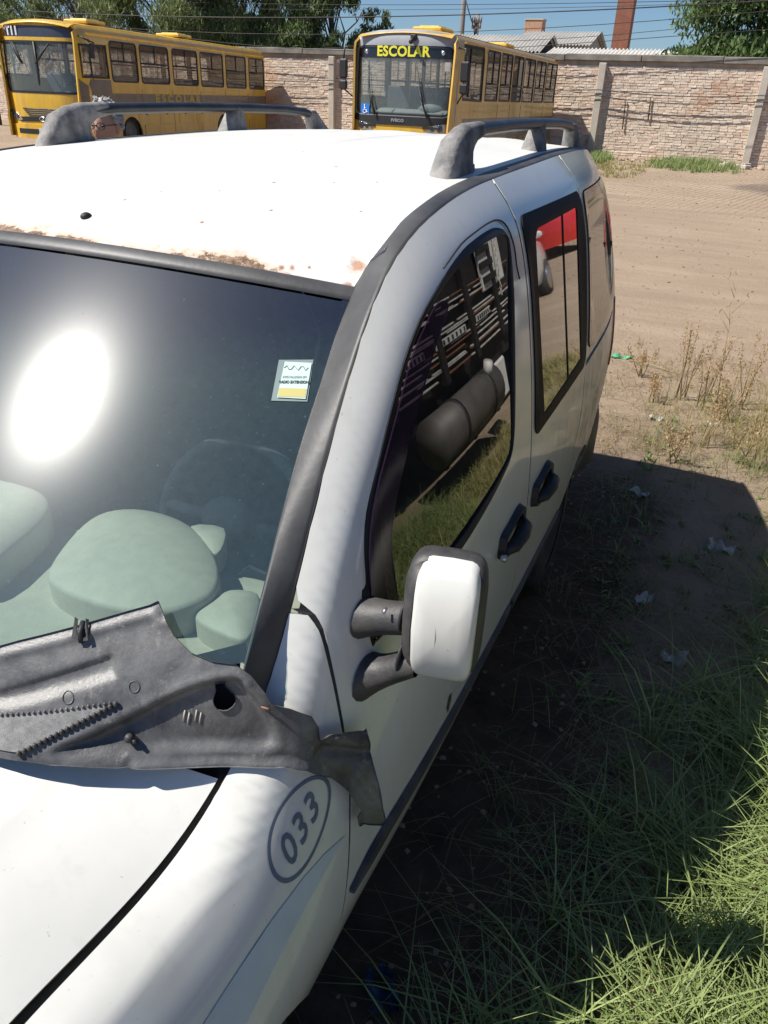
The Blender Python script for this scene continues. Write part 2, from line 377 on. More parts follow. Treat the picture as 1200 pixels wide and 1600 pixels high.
for r in range(rows+1):
    z = WB-.06+r*.082; x = X0-(r % 2)*.13+nrng.uniform(0, .03)
    while x < X1:
        L = nrng.uniform(.21, .27); pr = nrng.uniform(.0, .016); b = len(V)*8
        j = nrng.normal(0, .0035, (8, 3)); V.append(BX*(L-.010, .10+pr, .073+nrng.uniform(-.004, .004))+(x+12, -.02-pr, z-WB)+j); F.append(BF+b); T.append(np.full(8, nrng.beta(1.6, 1.3))); x += L
link('brick_courses', quads_mesh('brick_courses', np.concatenate(V), np.concatenate(F), attr=np.concatenate(T)), BRK, wall, kind='stuff')
def coping(x0, x1):
    m = MB(); zz = WT-.02+rng.uniform(-.015, .015); m.box(((x0+x1)/2+12, .06, zz-WB+.10), (x1-x0-.02, .34, .20), bev=.02); m.build('coping_block', CAPM, wall)
x = X0
while x < X1: coping(x, x+2.55); x += 2.55
for k in range(-6, 4):
    px_ = 1.25+5.12*k
    m = MB(); m.box((px_+12, -.11, (WT-WB)/2-.04), (.24, .20, WT-WB-.06), bev=.015); m.build('concrete_post', CONC, wall)
RUSTY = mat('rusty_iron', (.09, .05, .035), .85, scale=8, col2=(.16, .09, .06))
for (x, z0, z1) in ((-2.95, 1.15, 2.05), (-2.15, 1.45, 2.15), (-5.55, 1.1, 2.2), (-13.2, .9, 2.0)):
    m = MB(); m.tube([(x+12+.05*(z1-z)/(z1-z0), -.09, z-WB) for z in (z0, (z0+z1)/2, z1)], .022, 6); m.build('iron_stake', RUSTY, wall)
CABLE = mat('black_cable', (.02, .02, .02), .6)
for z0, sag, ln in ((2.30, .12, 'upper grey cable strung along the face of the brick wall'), (2.12, .16, 'lower black cable sagging along the face of the brick wall')):
    m = MB(); P = []
    for k in range(-4, 4):
        for t in np.linspace(0, 1, 7)[:-1]: P.append((1.25+5.12*(k+t), WY-.26, z0-sag*4*t*(1-t)*(.5+.5*((k*37) % 5)/4)))
    m.tube(P, .013, 5); m.build('wall_cable', CABLE, label=ln, cat='cable', group='cables along the wall')
# ================================================================== buildings beyond the wall
FIB = mat('weathered_fibre_cement', (.30, .29, .27), .9, scale=1.2, col2=(.42, .40, .37), bump=.3, bscale=8, detail=8); PLAS = mat('grey_render', (.34, .32, .29), .9, scale=.8, col2=(.42, .40, .36)); FIBL = mat('pale_fibre_cement', (.50, .48, .44), .9, scale=.9, col2=(.60, .575, .53), detail=8)
def corr(m, a, b, c, d, amp=.05, pitch=.177):
    """corrugated sheet between eave a-b and ridge d-c"""
    a, b, c, d = map(np.array, (a, b, c, d)); L = np.linalg.norm(b-a); n = max(8, int(L/pitch*4)); n = min(n, 420); V = []
    for i in range(n+1):
        t = i/n; h = amp*math.sin(t*L/pitch*2*math.pi)
        for s in (0, .5, 1): q = (a+(b-a)*t)*(1-s)+(d+(c-d)*t)*s; V.append((q[0], q[1], q[2]+h))
    m.add(V, [(i*3+j, i*3+3+j, i*3+4+j, i*3+1+j) for i in range(n) for j in (0, 1)], True)
def house(name, x, y, w, d, he_, hr, label, roofm, ridge='x', cat='building', gable=PLAS, wins=()):
    h = empty(name, (x, y, .2), label, cat); m = MB()
    m.box((0, d/2, he_/2), (w, d, he_))
    if ridge == 'x': m.add([(-w/2, 0, he_), (-w/2, d, he_), (-w/2, d/2, hr), (w/2, 0, he_), (w/2, d, he_), (w/2, d/2, hr)], [(0, 1, 2), (3, 5, 4)])
    else: m.add([(-w/2, .0, he_), (w/2, .0, he_), (0, .0, hr), (-w/2, d, he_), (w/2, d, he_), (0, d, hr)], [(0, 1, 2), (3, 5, 4)])
    m.build('house_wall', gable, h)
    r = MB(); o = .35
    if ridge == 'x': corr(r, (-w/2-o, -o, he_-.1), (w/2+o, -o, he_-.1), (w/2+o, d/2, hr+.04), (-w/2-o, d/2, hr+.04)); corr(r, (-w/2-o, d+o, he_-.1), (w/2+o, d+o, he_-.1), (w/2+o, d/2, hr+.04), (-w/2-o, d/2, hr+.04))
    else: corr(r, (-w/2-o, d+o, he_-.1), (-w/2-o, -o, he_-.1), (0, -o, hr+.04), (0, d+o, hr+.04)); corr(r, (w/2+o, -o, he_-.1), (w/2+o, d+o, he_-.1), (0, d+o, hr+.04), (0, -o, hr+.04))
    rf = r.build('roof', roofm, h)
    for (wx, wz, ww, wh) in wins: MB().box((wx, -.03, wz), (ww, .08, wh)).build('window', DARK, h)
    return h, rf
house('house', -9.9, 49.0, 3.6, 5, 4.5, 5.15, 'far house with a pale corrugated gable roof and a small brick stack on top', FIB, wins=((.9, 3.9, .5, .4),))
hs = empty('brick_stack', (-11.85, 52.4, 4.6), 'small square orange brick stack standing on the far corrugated roof', 'chimney')
BRO = mat('orange_hollow_brick', (.42, .22, .13), .9, scale=5, col2=(.50, .30, .20)); MB().box((0, 0, .65), (1.05, .8, 1.5), bev=.02).build('stack_body', BRO, hs); MB().box((0, 0, 1.43), (1.12, .87, .07)).build('stack_cap', CONC, hs)
house('shed', -10.9, 40.6, 4.3, 4, 3.75, 4.38, 'dark weathered corrugated shed roof just behind the middle bus', FIB, gable=DARK)
house('workshop', -3.6, 38.6, 8.6, 7, 3.20, 3.86, 'long low workshop with a pale fibre cement roof behind the brick wall', FIBL)
house('house', -41.5, 43.0, 5.0, 6, 4.2, 5.25, 'distant house with an orange roof at the left edge', mat('orange_roof_sheet', (.55, .20, .09), .8, scale=2))
def chim_mat():
    m = newmat('red_chimney_brick'); n, l = nt(m); b = n['Principled BSDF']; tc = n.new('ShaderNodeTexCoord'); ob = tc.outputs['Object']
    br = n.new('ShaderNodeTexBrick'); br.inputs['Scale'].default_value = 4.5; br.inputs['Color1'].default_value = (.24, .075, .04, 1); br.inputs['Color2'].default_value = (.34, .12, .07, 1); br.inputs['Mortar'].default_value = (.30, .20, .15, 1); br.inputs['Mortar Size'].default_value = .015
    sx = n.new('ShaderNodeSeparateXYZ'); l.new(ob, sx.inputs[0]); cb = n.new('ShaderNodeCombineXYZ'); l.new(math_(n, l, 'ADD', sx.outputs[0], sx.outputs[1]), cb.inputs[0]); l.new(sx.outputs[2], cb.inputs[1]); l.new(cb.outputs[0], br.inputs['Vector'])
    c = mixc(n, l, ramp(n, l, noise(n, l, .8, 5, ob), .4, .7, (0,)*3, (.5,)*3), br.outputs[0], (.16, .07, .045)); l.new(c, b.inputs['Base Color']); b.inputs['Roughness'].default_value = .9
    return m
ch = empty('brick_chimney', (-7.90, 60, 0), 'tall tapering red brick chimney beyond the yard wall', 'chimney')
V = []
for z in np.linspace(0, 24, 25):
    w = .58-.006*z*.6
    for a, b in ((-1, -1), (1, -1), (1, 1), (-1, 1)): V.append((a*w*.92-.004*z, b*w, z))
MB().add(V, [(i*4+k, i*4+(k+1) % 4, i*4+4+(k+1) % 4, i*4+4+k) for i in range(24) for k in range(4)]+[(96, 97, 98, 99)]).build('shaft', chim_mat(), ch); MB().box((-.1, 0, 24.1), (1.1, 1.2, .3), bev=.03).build('chimney_head', CONC, ch)
WOOD = mat('grey_pole_concrete', (.22, .20, .18), .9, scale=2)
def pole(x, y, h, r, label, arms):
    p = empty('utility_pole', (x, y, .2), label, 'pole', 'poles beyond the wall'); m = MB(); m.tube([(0, 0, 0), (0, 0, h)], [r*1.25, r*.9], 10); m.build('shaft', WOOD, p)
    for z, w in arms:
        m = MB(); m.box((0, -.12, z), (w, .10, .10)); m.build('crossarm', RUSTY, p)
        for k in (-1, -.45, .45, 1):
            m = MB(); m.tube([(k*w*.47, -.12, z+.05), (k*w*.47, -.12, z+.22)], [.04, .03], 7); m.build('insulator', WOOD, p)
    return p
p1 = pole(-13.15, 42.85, 8.2, .12, 'tall concrete utility pole with crossarms rising behind the middle bus', ((7.7, 1.8), (6.9, 1.5)))
p2 = pole(-12.45, 43.1, 5.35, .10, 'short utility pole with small insulators beside the taller one', ((5.0, .5), (4.75, .45)))
m = MB(); m.tube([(-13.0, 42.7, 6.05), (-12.8, 42.75, 5.55), (-12.55, 42.95, 4.9), (-12.5, 43.0, 4.5)], .025, 5); m.build('service_cable', CABLE, label='thin drooping cable between the tall and the short utility pole', cat='cable')
def wire(P, r, label):
    a = np.array(P, float); X = a[:, 0]; Z = a[:, 2]; c = np.polyfit(X, Z, 2 if len(P) > 2 else 1); xs = np.linspace(-48, 24, 50); c0 = (X.min()+X.max())/2
    def zf(x):
        return float(np.polyval(c, x)) if X.min()-3 < x < X.max()+3 else float(np.polyval(c, min(max(x, X.min()-3), X.max()+3)))+float(np.polyval(np.polyder(c), min(max(x, X.min()-3), X.max()+3)))*(x-min(max(x, X.min()-3), X.max()+3))
    m = MB(); m.tube([(x, P[0][1], zf(x)) for x in xs], r, 5); m.build('overhead_wire', CABLE, label=label, cat='wire', group='overhead wires')
wire([(-27.27, 28.0, 4.33), (-20.96, 28.0, 4.19), (-14.85, 28.0, 4.13), (-11.69, 28.0, 4.14), (-8.83, 28.0, 4.22), (-4.52, 28.0, 4.37), (-1.92, 28.0, 4.49), (0.84, 28.0, 4.57)], .017, 'thickest overhead wire crossing the whole sky above the buses')
wire([(-23.68, 29.0, 3.89), (-19.61, 29.0, 3.73), (-15.44, 29.0, 3.7), (-12.9, 29.0, 3.72), (-7.84, 29.0, 3.89), (-4.66, 29.0, 4.03), (-2.08, 29.0, 4.19)], .010, 'thin overhead wire running just above the bus roofs')
wire([(-19.56, 34.0, 5.11), (-11.02, 34.0, 5.07), (-5.8, 34.0, 5.11)], .010, 'topmost thin overhead wire near the upper edge of the sky')
wire([(-22.88, 34.0, 4.97), (-14.49, 34.0, 4.88), (-5.78, 34.0, 5.01), (-1.31, 34.0, 5.08)], .008, 'second thin overhead wire from the top of the sky')
wire([(-5.78, 36.0, 4.17), (-3.9, 36.0, 4.32), (-0.36, 36.0, 4.69)], .010, 'overhead wire rising to the right in front of the red chimney')
wire([(-18.69, 30.2, 3.47), (-16.04, 30.2, 3.31), (-12.9, 30.2, 3.30), (-9, 30.2, 3.36)], .010, 'lowest overhead wire just above the wall coping')
# ---- trees
LEAFB = mat('brown_bark', (.07, .055, .045), .9, scale=4, bump=.6, bscale=12, col2=(.15, .12, .10))
def leafmat(name, a, b):
    m = newmat(name); n, l = nt(m); q = n['Principled BSDF']; at = n.new('ShaderNodeAttribute'); at.attribute_name = 'tone'
    c = ramp(n, l, at.outputs['Fac'], 0, 1, a, b); l.new(c, q.inputs['Base Color']); q.inputs['Roughness'].default_value = .55
    tr = n.new('ShaderNodeBsdfTranslucent'); l.new(c, tr.inputs[0]); mx = n.new('ShaderNodeMixShader'); mx.inputs[0].default_value = .28
    l.new(q.outputs[0], mx.inputs[1]); l.new(tr.outputs[0], mx.inputs[2]); l.new(mx.outputs[0], n['Material Output'].inputs[0]); return m
GREENW = leafmat('willow_leaves', (.09, .125, .045), (.27, .32, .12)); GREEND = leafmat('dark_round_leaves', (.035, .07, .022), (.16, .24, .07)); GREENM = leafmat('mid_green_leaves', (.055, .09, .032), (.20, .27, .09))
def crown(blobs, n, size, aspect, droop, matl, par, inv):
    """leaf-sized faces spread through clumps"""
    C_ = np.array([b[:3] for b in blobs]); Rr = np.array([b[3] for b in blobs]); w = Rr**2; w = w/w.sum(); idx = nrng.choice(len(blobs), n, p=w)
    d = nrng.normal(size=(n, 3)); d /= np.linalg.norm(d, axis=1)[:, None]; r = nrng.uniform(0, 1, n)**.45
    P = C_[idx]+d*(r*Rr[idx])[:, None]*np.array([1, 1, .8]); 
    if droop: P[:, 2] -= nrng.uniform(0, droop, n)*(r**2)
    a = nrng.normal(size=(n, 3)); a[:, 2] -= (1.8 if droop else .3); a /= np.linalg.norm(a, axis=1)[:, None]
    b = np.cross(a, nrng.normal(size=(n, 3))); b /= np.linalg.norm(b, axis=1)[:, None]
    s = size*nrng.uniform(.6, 1.4, n)[:, None]; A = a*s; B = b*s*aspect
    V = np.stack([P-A, P-B*.8+A*.1, P+A, P+B*.8+A*.1], 1).reshape(-1, 3)-np.array(inv); F = np.arange(n*4).reshape(-1, 4)
    clump = nrng.uniform(-.25, .25, len(blobs))[idx]; t = np.clip(nrng.uniform(0, 1, n)*.6+.2+clump, 0, 1)
    link('leaves', quads_mesh('leaves', V, F, attr=np.repeat(t, 4)), matl, par)
def tree(x, y, h, cr, n, label, matl, size=.11, aspect=.35, droop=0, trunk=.22, lean=0, low=.35, spread=1.0, bare=0, flat=1.0):
    g = .2; o = empty('tree', (x, y, g), label, 'tree', 'trees beyond the wall')
    m = MB(); base = Vector((0, 0, 0)); top = Vector((lean, rng.uniform(-.4, .4), h*.72)); m.tube([base, base.lerp(top, .3)+Vector((rng.uniform(-.2, .2), 0, 0)), base.lerp(top, .65)+Vector((rng.uniform(-.25, .25), 0, 0)), top], [trunk, trunk*.75, trunk*.5, trunk*.2], 8); m.build('trunk', LEAFB, o)
    blobs = []; m = MB()
    for k in range(int(15*spread)+6):
        t = rng.uniform(low, .95); a = rng.uniform(0, 6.28); q = base.lerp(top, t*.95); rad = cr*math.sin(math.pi*min(1, .25+.75*(t-low)/(1-low))**.8)*rng.uniform(.55, 1)
        e = Vector((q.x+math.cos(a)*rad, q.y+math.sin(a)*rad, h*t*1.02+rng.uniform(0, .5))); mid = q.lerp(e, .5)+Vector((0, 0, rng.uniform(.1, .5)))
        m.tube([q, mid, e], [trunk*.38*(1.2-t), trunk*.22*(1.2-t), .012], 5)
        for _ in range(3): blobs.append((e.x+x+rng.uniform(-.5, .5)*cr*.5, e.y+y+rng.uniform(-.5, .5)*cr*.5, e.z+g+rng.uniform(-.4, .4)*flat, rng.uniform(.28, .62)*cr*.55))
        if bare > 0 and k % 4 == 0:
            f = e+Vector((math.cos(a)*.8, 0, rng.uniform(.5, 1.1))); m.tube([e, e.lerp(f, .5)+Vector((.12, 0, 0)), f], [.035, .02, .006], 4)
    m.build('limbs', LEAFB, o)
    if n: crown(blobs, n, size, aspect, droop, matl, o, (x, y, g))
    return o
tree(-27.2, 31.5, 7.6, 3.1, 26000, 'leftmost drooping willow behind the left bus', GREENW, .16, .16, 1.2, low=.35)
tree(-24.2, 33.8, 8.4, 3.1, 30000, 'pale drooping willow above the middle of the left bus roof', GREENW, .16, .16, 1.3, low=.35)
tree(-21.5, 35.8, 8.4, 3.0, 30000, 'drooping willow above the rear of the left bus', GREENW, .15, .16, 1.2, low=.33, trunk=.3)
tree(-19.6, 36.8, 8.8, 2.0, 17000, 'dark-stemmed tree with crossing limbs at the end of the left bus', GREENM, .13, .25, .5, low=.34, trunk=.30, lean=-1.0, bare=1)
tree(-17.7, 37.6, 7.4, 1.7, 16000, 'tree with bare twigs on its crown between the two buses', GREENM, .12, .28, .4, low=.30, trunk=.26, bare=1)
tree(-16.0, 38.6, 5.0, 1.1, 5000, 'small bushy tree nearest to the middle bus', GREENM, .11, .3, .1, low=.35, trunk=.12)
tree(.75, 37.0, 7.6, 3.3, 52000, 'big dense round tree hanging over the wall on the right', GREEND, .115, .42, .2, low=.36, spread=2.6, trunk=.3)
# bare dead branches showing dark against the sky
m = MB()
for P, r in (([(-17.2, 37.5, 3.4), (-17.0, 37.5, 4.3), (-16.4, 37.5, 4.75), (-16.05, 37.5, 5.3)], .06), ([(-16.4, 37.5, 4.75), (-16.6, 37.5, 5.3)], .03), ([(-16.2, 37.5, 5.0), (-15.75, 37.5, 5.05), (-15.6, 37.5, 5.35)], .03), ([(-17.0, 37.5, 4.3), (-17.3, 37.5, 5.0), (-17.2, 37.5, 5.4)], .035)): m.tube(P, [r]+[r*.5]*(len(P)-2)+[.008], 6)
m.build('dead_branch', LEAFB, label='bare dead branches sticking up at the right end of the tree line', cat='branch')
# palm at the far left
pt = empty('palm_tree', (-27.6, 26.4, .2), 'palm fronds poking in at the top left corner', 'tree')
m = MB(); m.tube([(0, 0, 0), (.1, 0, 4.1)], [.2, .15], 8); m.build('trunk', LEAFB, pt)
for k in range(15):
    a = k*2*math.pi/15+.1; m = MB(); L = 1.5; pts = [(.1+math.cos(a)*L*t, math.sin(a)*L*t, 4.1+.75*math.sin(t*2.6)-.5*t*t) for t in np.linspace(0, 1, 8)]
    m.tube(pts, [.03]*7+[.008], 4)
    for i in range(1, 8):
        for s in (-1, 1):
            q = np.array(pts[i]); d = np.array((-math.sin(a)*s, math.cos(a)*s, -.5)); f = np.array((math.cos(a), math.sin(a), 0)); m.add([q, q+f*.09, q+d*.42+f*.22, ], [(0, 1, 2)])
            q = (np.array(pts[i])+np.array(pts[i-1]))/2; m.add([q, q+f*.09, q+d*.42+f*.22], [(0, 1, 2)])
    m.build('frond', GREENM, pt)


#VAN
# ================================================================== the van (its axes are the world's: x its left, y to its rear)
def hermite(xs,ys,x):
    xs=np.asarray(xs,float);ys=np.asarray(ys,float)
    d=np.diff(ys,axis=0)/np.diff(xs).reshape((-1,)+(1,)*(ys.ndim-1))
    m=np.zeros_like(ys);m[0]=d[0];m[-1]=d[-1]
    h=np.diff(xs)
    for i in range(1,len(xs)-1):
        m[i]=(d[i-1]*h[i]+d[i]*h[i-1])/(h[i]+h[i-1])
    x=np.clip(x,xs[0],xs[-1]);i=min(max(np.searchsorted(xs,x)-1,0),len(xs)-2)
    t=(x-xs[i])/h[i];t2=t*t;t3=t2*t
    return (2*t3-3*t2+1)*ys[i]+(t3-2*t2+t)*h[i]*m[i]+(-2*t3+3*t2)*ys[i+1]+(t3-t2)*h[i]*m[i+1]
# gutter curve: y, x, z (outer edge of the black roof strip)
GY=[-.05,.45,.91,1.021,1.066,1.098,1.146,1.192,1.237,1.288,1.357,1.42,1.52,1.60,1.755,1.98,2.1,2.49,3.0,3.5,3.85,4.1]
GX=[.55,.635,.679,.694,.696,.697,.696,.695,.693,.691,.689,.687,.686,.686,.686,.685,.685,.681,.669,.640,.60,.555]
GZ=[.80,.905,.969,1.067,1.137,1.185,1.266,1.338,1.401,1.464,1.550,1.610,1.673,1.703,1.735,1.757,1.762,1.771,1.778,1.768,1.745,1.70]
def gutter(y): return hermite(GY,np.c_[GX,GZ],y)
FR=[-1,-.5,0,.3,.45,.69,.86,.955,1]
SY=[-.05,.45,.91,1.12,1.33,1.6,2.1,2.9,3.5,4.1]
# x offsets relative to gutter x
SX=[[.60,.66,.68,.665,.655,.63,.60,.575,0],[.76,.80,.815,.80,.785,.755,.718,.689,0],[.79,.835,.845,.838,.825,.795,.760,.730,0],
[.795,.835,.845,.832,.818,.788,.760,.733,0],[.80,.845,.855,.855,.843,.808,.769,.735,0],[.80,.85,.862,.870,.862,.822,.779,.736,0],
[.80,.855,.867,.878,.865,.825,.782,.738,0],[.80,.855,.867,.880,.866,.824,.780,.731,0],[.79,.845,.857,.868,.855,.808,.752,.695,0],[.75,.80,.81,.815,.79,.73,.66,.605,0]]
SX=np.array(SX); SX[:,0]-=.055; SX[:,1]-=.022
for i,y in enumerate(SY): SX[i,-1]=gutter(y)[0]
def side(y,f):
    g=gutter(y); row=hermite(SY,SX,y); row=row.copy(); row[-1]=g[0]
    x=hermite(FR,row,f)
    z=.6+f*(g[1]-.6) if f>=0 else .6+f*.36
    return np.array([x,y,z])
def yz2f(y,z):
    g=gutter(y); return (z-.6)/(g[1]-.6) if z>=.6 else (z-.6)/.36
def sidex(y,z): return side(y,min(max(yz2f(y,z),-1),1))[0]

def _hv(xs, ys, x):
    """the same curve for many x at once (ys one value per xs)"""
    xs=np.asarray(xs,float);ys=np.asarray(ys,float);d=np.diff(ys)/np.diff(xs);h=np.diff(xs);m=np.zeros_like(ys);m[0]=d[0];m[-1]=d[-1];m[1:-1]=(d[:-1]*h[1:]+d[1:]*h[:-1])/(h[1:]+h[:-1])
    x=np.clip(x,xs[0],xs[-1]);i=np.clip(np.searchsorted(xs,x)-1,0,len(xs)-2);t=(x-xs[i])/h[i];t2=t*t;t3=t2*t
    return (2*t3-3*t2+1)*ys[i]+(t3-2*t2+t)*h[i]*m[i]+(-2*t3+3*t2)*ys[i+1]+(t3-t2)*h[i]*m[i+1]
_TY=np.linspace(-.06,4.14,421);_TF=np.linspace(-1,1,401);_GX=_hv(GY,GX,_TY);_GZ=_hv(GY,GZ,_TY)
def _gs(A,s,ax=0):
    k=int(4*s);w=np.exp(-.5*(np.arange(-k,k+1)/s)**2);w/=w.sum();A=np.moveaxis(np.asarray(A,float),ax,0)
    lo=2*A[0]-A[k:0:-1];hi=2*A[-1]-A[-2:-k-2:-1];P=np.concatenate([lo,A,hi]);out=sum(w[i]*P[i:i+len(A)] for i in range(2*k+1));return np.moveaxis(out,0,ax)
_s2=lambda A,s: _gs(2*A-_gs(A,s),s)
_GX=_s2(_GX,6);_GZ=_s2(_GZ,4)
_TR=np.stack([_hv(SY,SX[:,k],_TY) for k in range(9)],1);_TR[:,-1]=_GX
_TR[:,:-1]=_gs(_TR[:,:-1],8)
_TX=_gs(np.stack([_hv(FR,_TR[i],_TF) for i in range(len(_TY))]),7,1)
def gutter(y):
    u=min(max((y+.06)*100,0),419.999);i=int(u);u-=i; return (_GX[i]*(1-u)+_GX[i+1]*u,_GZ[i]*(1-u)+_GZ[i+1]*u)
def side(y,f):
    g=gutter(y)[1];z=.6+f*(g-.6) if f>=0 else .6+f*.36
    u=min(max((y+.06)*100,0),419.999);i=int(u);u-=i;v=min(max((f+1)*200,0),399.999);j=int(v);v-=j
    return np.array([(_TX[i,j]*(1-v)+_TX[i,j+1]*v)*(1-u)+(_TX[i+1,j]*(1-v)+_TX[i+1,j+1]*v)*u,y,z])

def SIDE(y, z): return side(y, max(-1, min(1, yz2f(y, z))))
def SIDEo(off):
    def g(y, z):
        p = SIDE(y, z); return p
    return g
def ws_y(x, z): return 1.377+1.148*(z-1.647)+.45*x*x+.26*((z-1.39)**2-.0667)
def WS(x, z): return (x, ws_y(x, z), z)
RY = [1.30,1.45,1.6,1.75,1.9,2.1,2.4,3.0,3.5,3.85,4.08]
RZ = [1.625,1.682,1.725,1.755,1.776,1.792,1.801,1.803,1.790,1.762,1.715]
def ROOF(x, y):
    # the front edge meets the top of the screen
    ax = min(abs(x), .64); yf = 1.386+.312*ax*ax; x_, y_, z = _ROOF(x, y); w = sstep((.648-abs(x))/.035)
    return (x_, y_, z+(1.6535-.12*ax*ax-_ROOF(x, yf)[2])*w*math.exp(-(max(0, y-yf)/.11)**2))
def _ROOF(x, y):
    gx, gz = gutter(max(y, 1.42)); xe = gx-.040; ze = gz+.003; zc = float(hermite(RY, RZ, y))
    u = abs(x)/xe; z = zc+(ze-zc)*(u*u*.75+u**4*.25)
    k = min(1, max(0, (y-2.1)/.5)); ax = abs(x)
    z += k*.005*(math.exp(-((ax-.34)/.012)**2)+math.exp(-((ax-.12)/.012)**2))
    return (x, y, z)
def HOOD(x, y):
    gx, gz = gutter(y); xe = gx-.02; zc = gz+.105+.03*max(0, y-.3); u = abs(x)/xe
    return (x, y, zc+(gz+.002-zc)*(u**2*.6+u**4*.4)+.006*math.exp(-((abs(x)-.42)/.03)**2))
# ---- materials
def car_paint(name, rust=False, dirt=0):
    m = newmat(name); n, l = nt(m); b = n['Principled BSDF']; tc = n.new('ShaderNodeTexCoord'); ob = tc.outputs['Object']
    base = ramp(n, l, noise(n, l, 3.5, 5, ob), .3, .7, (.64, .635, .58), (.72, .71, .66))
    sx = n.new('ShaderNodeSeparateXYZ'); l.new(ob, sx.inputs[0]); X, Y, Z = sx.outputs
    specks = ramp(n, l, noise(n, l, 90, 2, ob, .5), .72, .77); base = mixc(n, l, math_(n, l, 'MULTIPLY', specks, .35), base, (.25, .22, .18))
    rough = None
    # dust thrown up by the rear wheel and road film low down
    a = math_(n, l, 'MULTIPLY', ramp(n, l, Y, .0, 1.0), 1.0)
    yy = n.new('ShaderNodeMapRange'); yy.inputs[1].default_value = 1.9; yy.inputs[2].default_value = 3.1; l.new(Y, yy.inputs[0])
    zz = n.new('ShaderNodeMapRange'); zz.inputs[1].default_value = 1.62; zz.inputs[2].default_value = .85; l.new(Z, zz.inputs[0])
    mp = n.new('ShaderNodeMapping'); mp.inputs['Scale'].default_value = (14, 14, 3); l.new(ob, mp.inputs[0])
    st = ramp(n, l, noise(n, l, 2.2, 8, mp.outputs[0], .75), .38, .68)
    dm = math_(n, l, 'MULTIPLY', math_(n, l, 'MULTIPLY', yy.outputs[0], zz.outputs[0]), math_(n, l, 'ADD', math_(n, l, 'MULTIPLY', st, .75), .30), True)
    base = mixc(n, l, dm, base, (.20, .165, .125))
    z2 = n.new('ShaderNodeMapRange'); z2.inputs[1].default_value = .62; z2.inputs[2].default_value = .25; l.new(Z, z2.inputs[0])
    base = mixc(n, l, math_(n, l, 'MULTIPLY', z2.outputs[0], .45), base, (.30, .27, .19))
    # streaks of old runs below the windows
    mp2 = n.new('ShaderNodeMapping'); mp2.inputs['Scale'].default_value = (9, 9, .6); l.new(ob, mp2.inputs[0])
    s2 = ramp(n, l, noise(n, l, 3, 5, mp2.outputs[0], .6), .55, .75); base = mixc(n, l, math_(n, l, 'MULTIPLY', s2, .16), base, (.42, .40, .33))
    bump_in = None; fac = dm
    if rust:
        x2 = math_(n, l, 'MULTIPLY', X, X); yf = math_(n, l, 'ADD', math_(n, l, 'MULTIPLY', x2, .312), 1.383)
        d = math_(n, l, 'SUBTRACT', Y, yf)
        nz = noise(n, l, 16, 7, ob, .68); n3 = noise(n, l, 6, 3, ob, .5); n4 = noise(n, l, 70, 4, ob, .6)
        lim = math_(n, l, 'ADD', math_(n, l, 'MULTIPLY', math_(n, l, 'SUBTRACT', nz, .5), .15), .020)
        lim = math_(n, l, 'ADD', lim, math_(n, l, 'MULTIPLY', math_(n, l, 'SUBTRACT', n3, .5), .05))
        xm = ramp(n, l, math_(n, l, 'MULTIPLY', X, 1.0), .44, .53, (1, 1, 1), (0, 0, 0))
        q = math_(n, l, 'SUBTRACT', lim, d)
        core = math_(n, l, 'MULTIPLY', ramp(n, l, math_(n, l, 'ADD', math_(n, l, 'MULTIPLY', q, 45), .5), .45, .58), xm)
        halo = math_(n, l, 'MULTIPLY', ramp(n, l, math_(n, l, 'ADD', math_(n, l, 'MULTIPLY', q, 14), .62), .2, .6), xm)
        base = mixc(n, l, math_(n, l, 'MULTIPLY', halo, .55), base, (.50, .22, .06))
        rc = ramp(n, l, noise(n, l, 60, 6, ob, .75), .35, .62, (.10, .05, .028), (.38, .27, .18))
        base = mixc(n, l, core, base, rc); fac = math_(n, l, 'ADD', dm, core, True)
        # single rust spots, one with a run towards the screen
        for (px, py, r, run) in ((.548,1.475,.010,.055),(.60,1.545,.020,0),(.475,1.475,.006,0),(.492,1.483,.007,0),(.27,1.52,.005,0),(.52,1.50,.004,0),(.30,1.75,.005,0),(.55,1.66,.004,0),(.10,1.62,.004,0),(.60,1.50,.012,0),(.35,1.95,.006,0),(-.05,1.85,.005,0),(.42,1.8,.005,0),(.18,2.1,.006,0),(.50,1.85,.005,0),(.05,1.56,.005,0),(.38,1.60,.005,0),(.22,1.66,.004,0),(-.30,2.2,.007,0)):
            dx = math_(n, l, 'SUBTRACT', X, px); dy = math_(n, l, 'SUBTRACT', Y, py)
            dn = math_(n, l, 'MAXIMUM', math_(n, l, 'MULTIPLY', dy, 1.0), math_(n, l, 'MULTIPLY', dy, -r/(run+r)))
            rr = math_(n, l, 'ADD', math_(n, l, 'SQRT', math_(n, l, 'ADD', math_(n, l, 'MULTIPLY', dx, dx), math_(n, l, 'MULTIPLY', dn, dn))), math_(n, l, 'MULTIPLY', math_(n, l, 'SUBTRACT', n4, .5), r*1.6))
            s = ramp(n, l, math_(n, l, 'DIVIDE', rr, r*2), .15, .60, (1, 1, 1), (0, 0, 0))
            base = mixc(n, l, math_(n, l, 'MULTIPLY', s, .85), base, (.26, .085, .015))
        bn = noise(n, l, 120, 5, ob, .7); bu = n.new('ShaderNodeBump'); bu.inputs['Distance'].default_value = .006
        l.new(math_(n, l, 'MULTIPLY', core, .9), bu.inputs['Strength']); l.new(bn, bu.inputs['Height']); l.new(bu.outputs[0], b.inputs['Normal'])
    l.new(base, b.inputs['Base Color'])
    rg = n.new('ShaderNodeMapRange'); rg.inputs[3].default_value = .32; rg.inputs[4].default_value = .85; l.new(fac, rg.inputs[0]); l.new(rg.outputs[0], b.inputs['Roughness'])
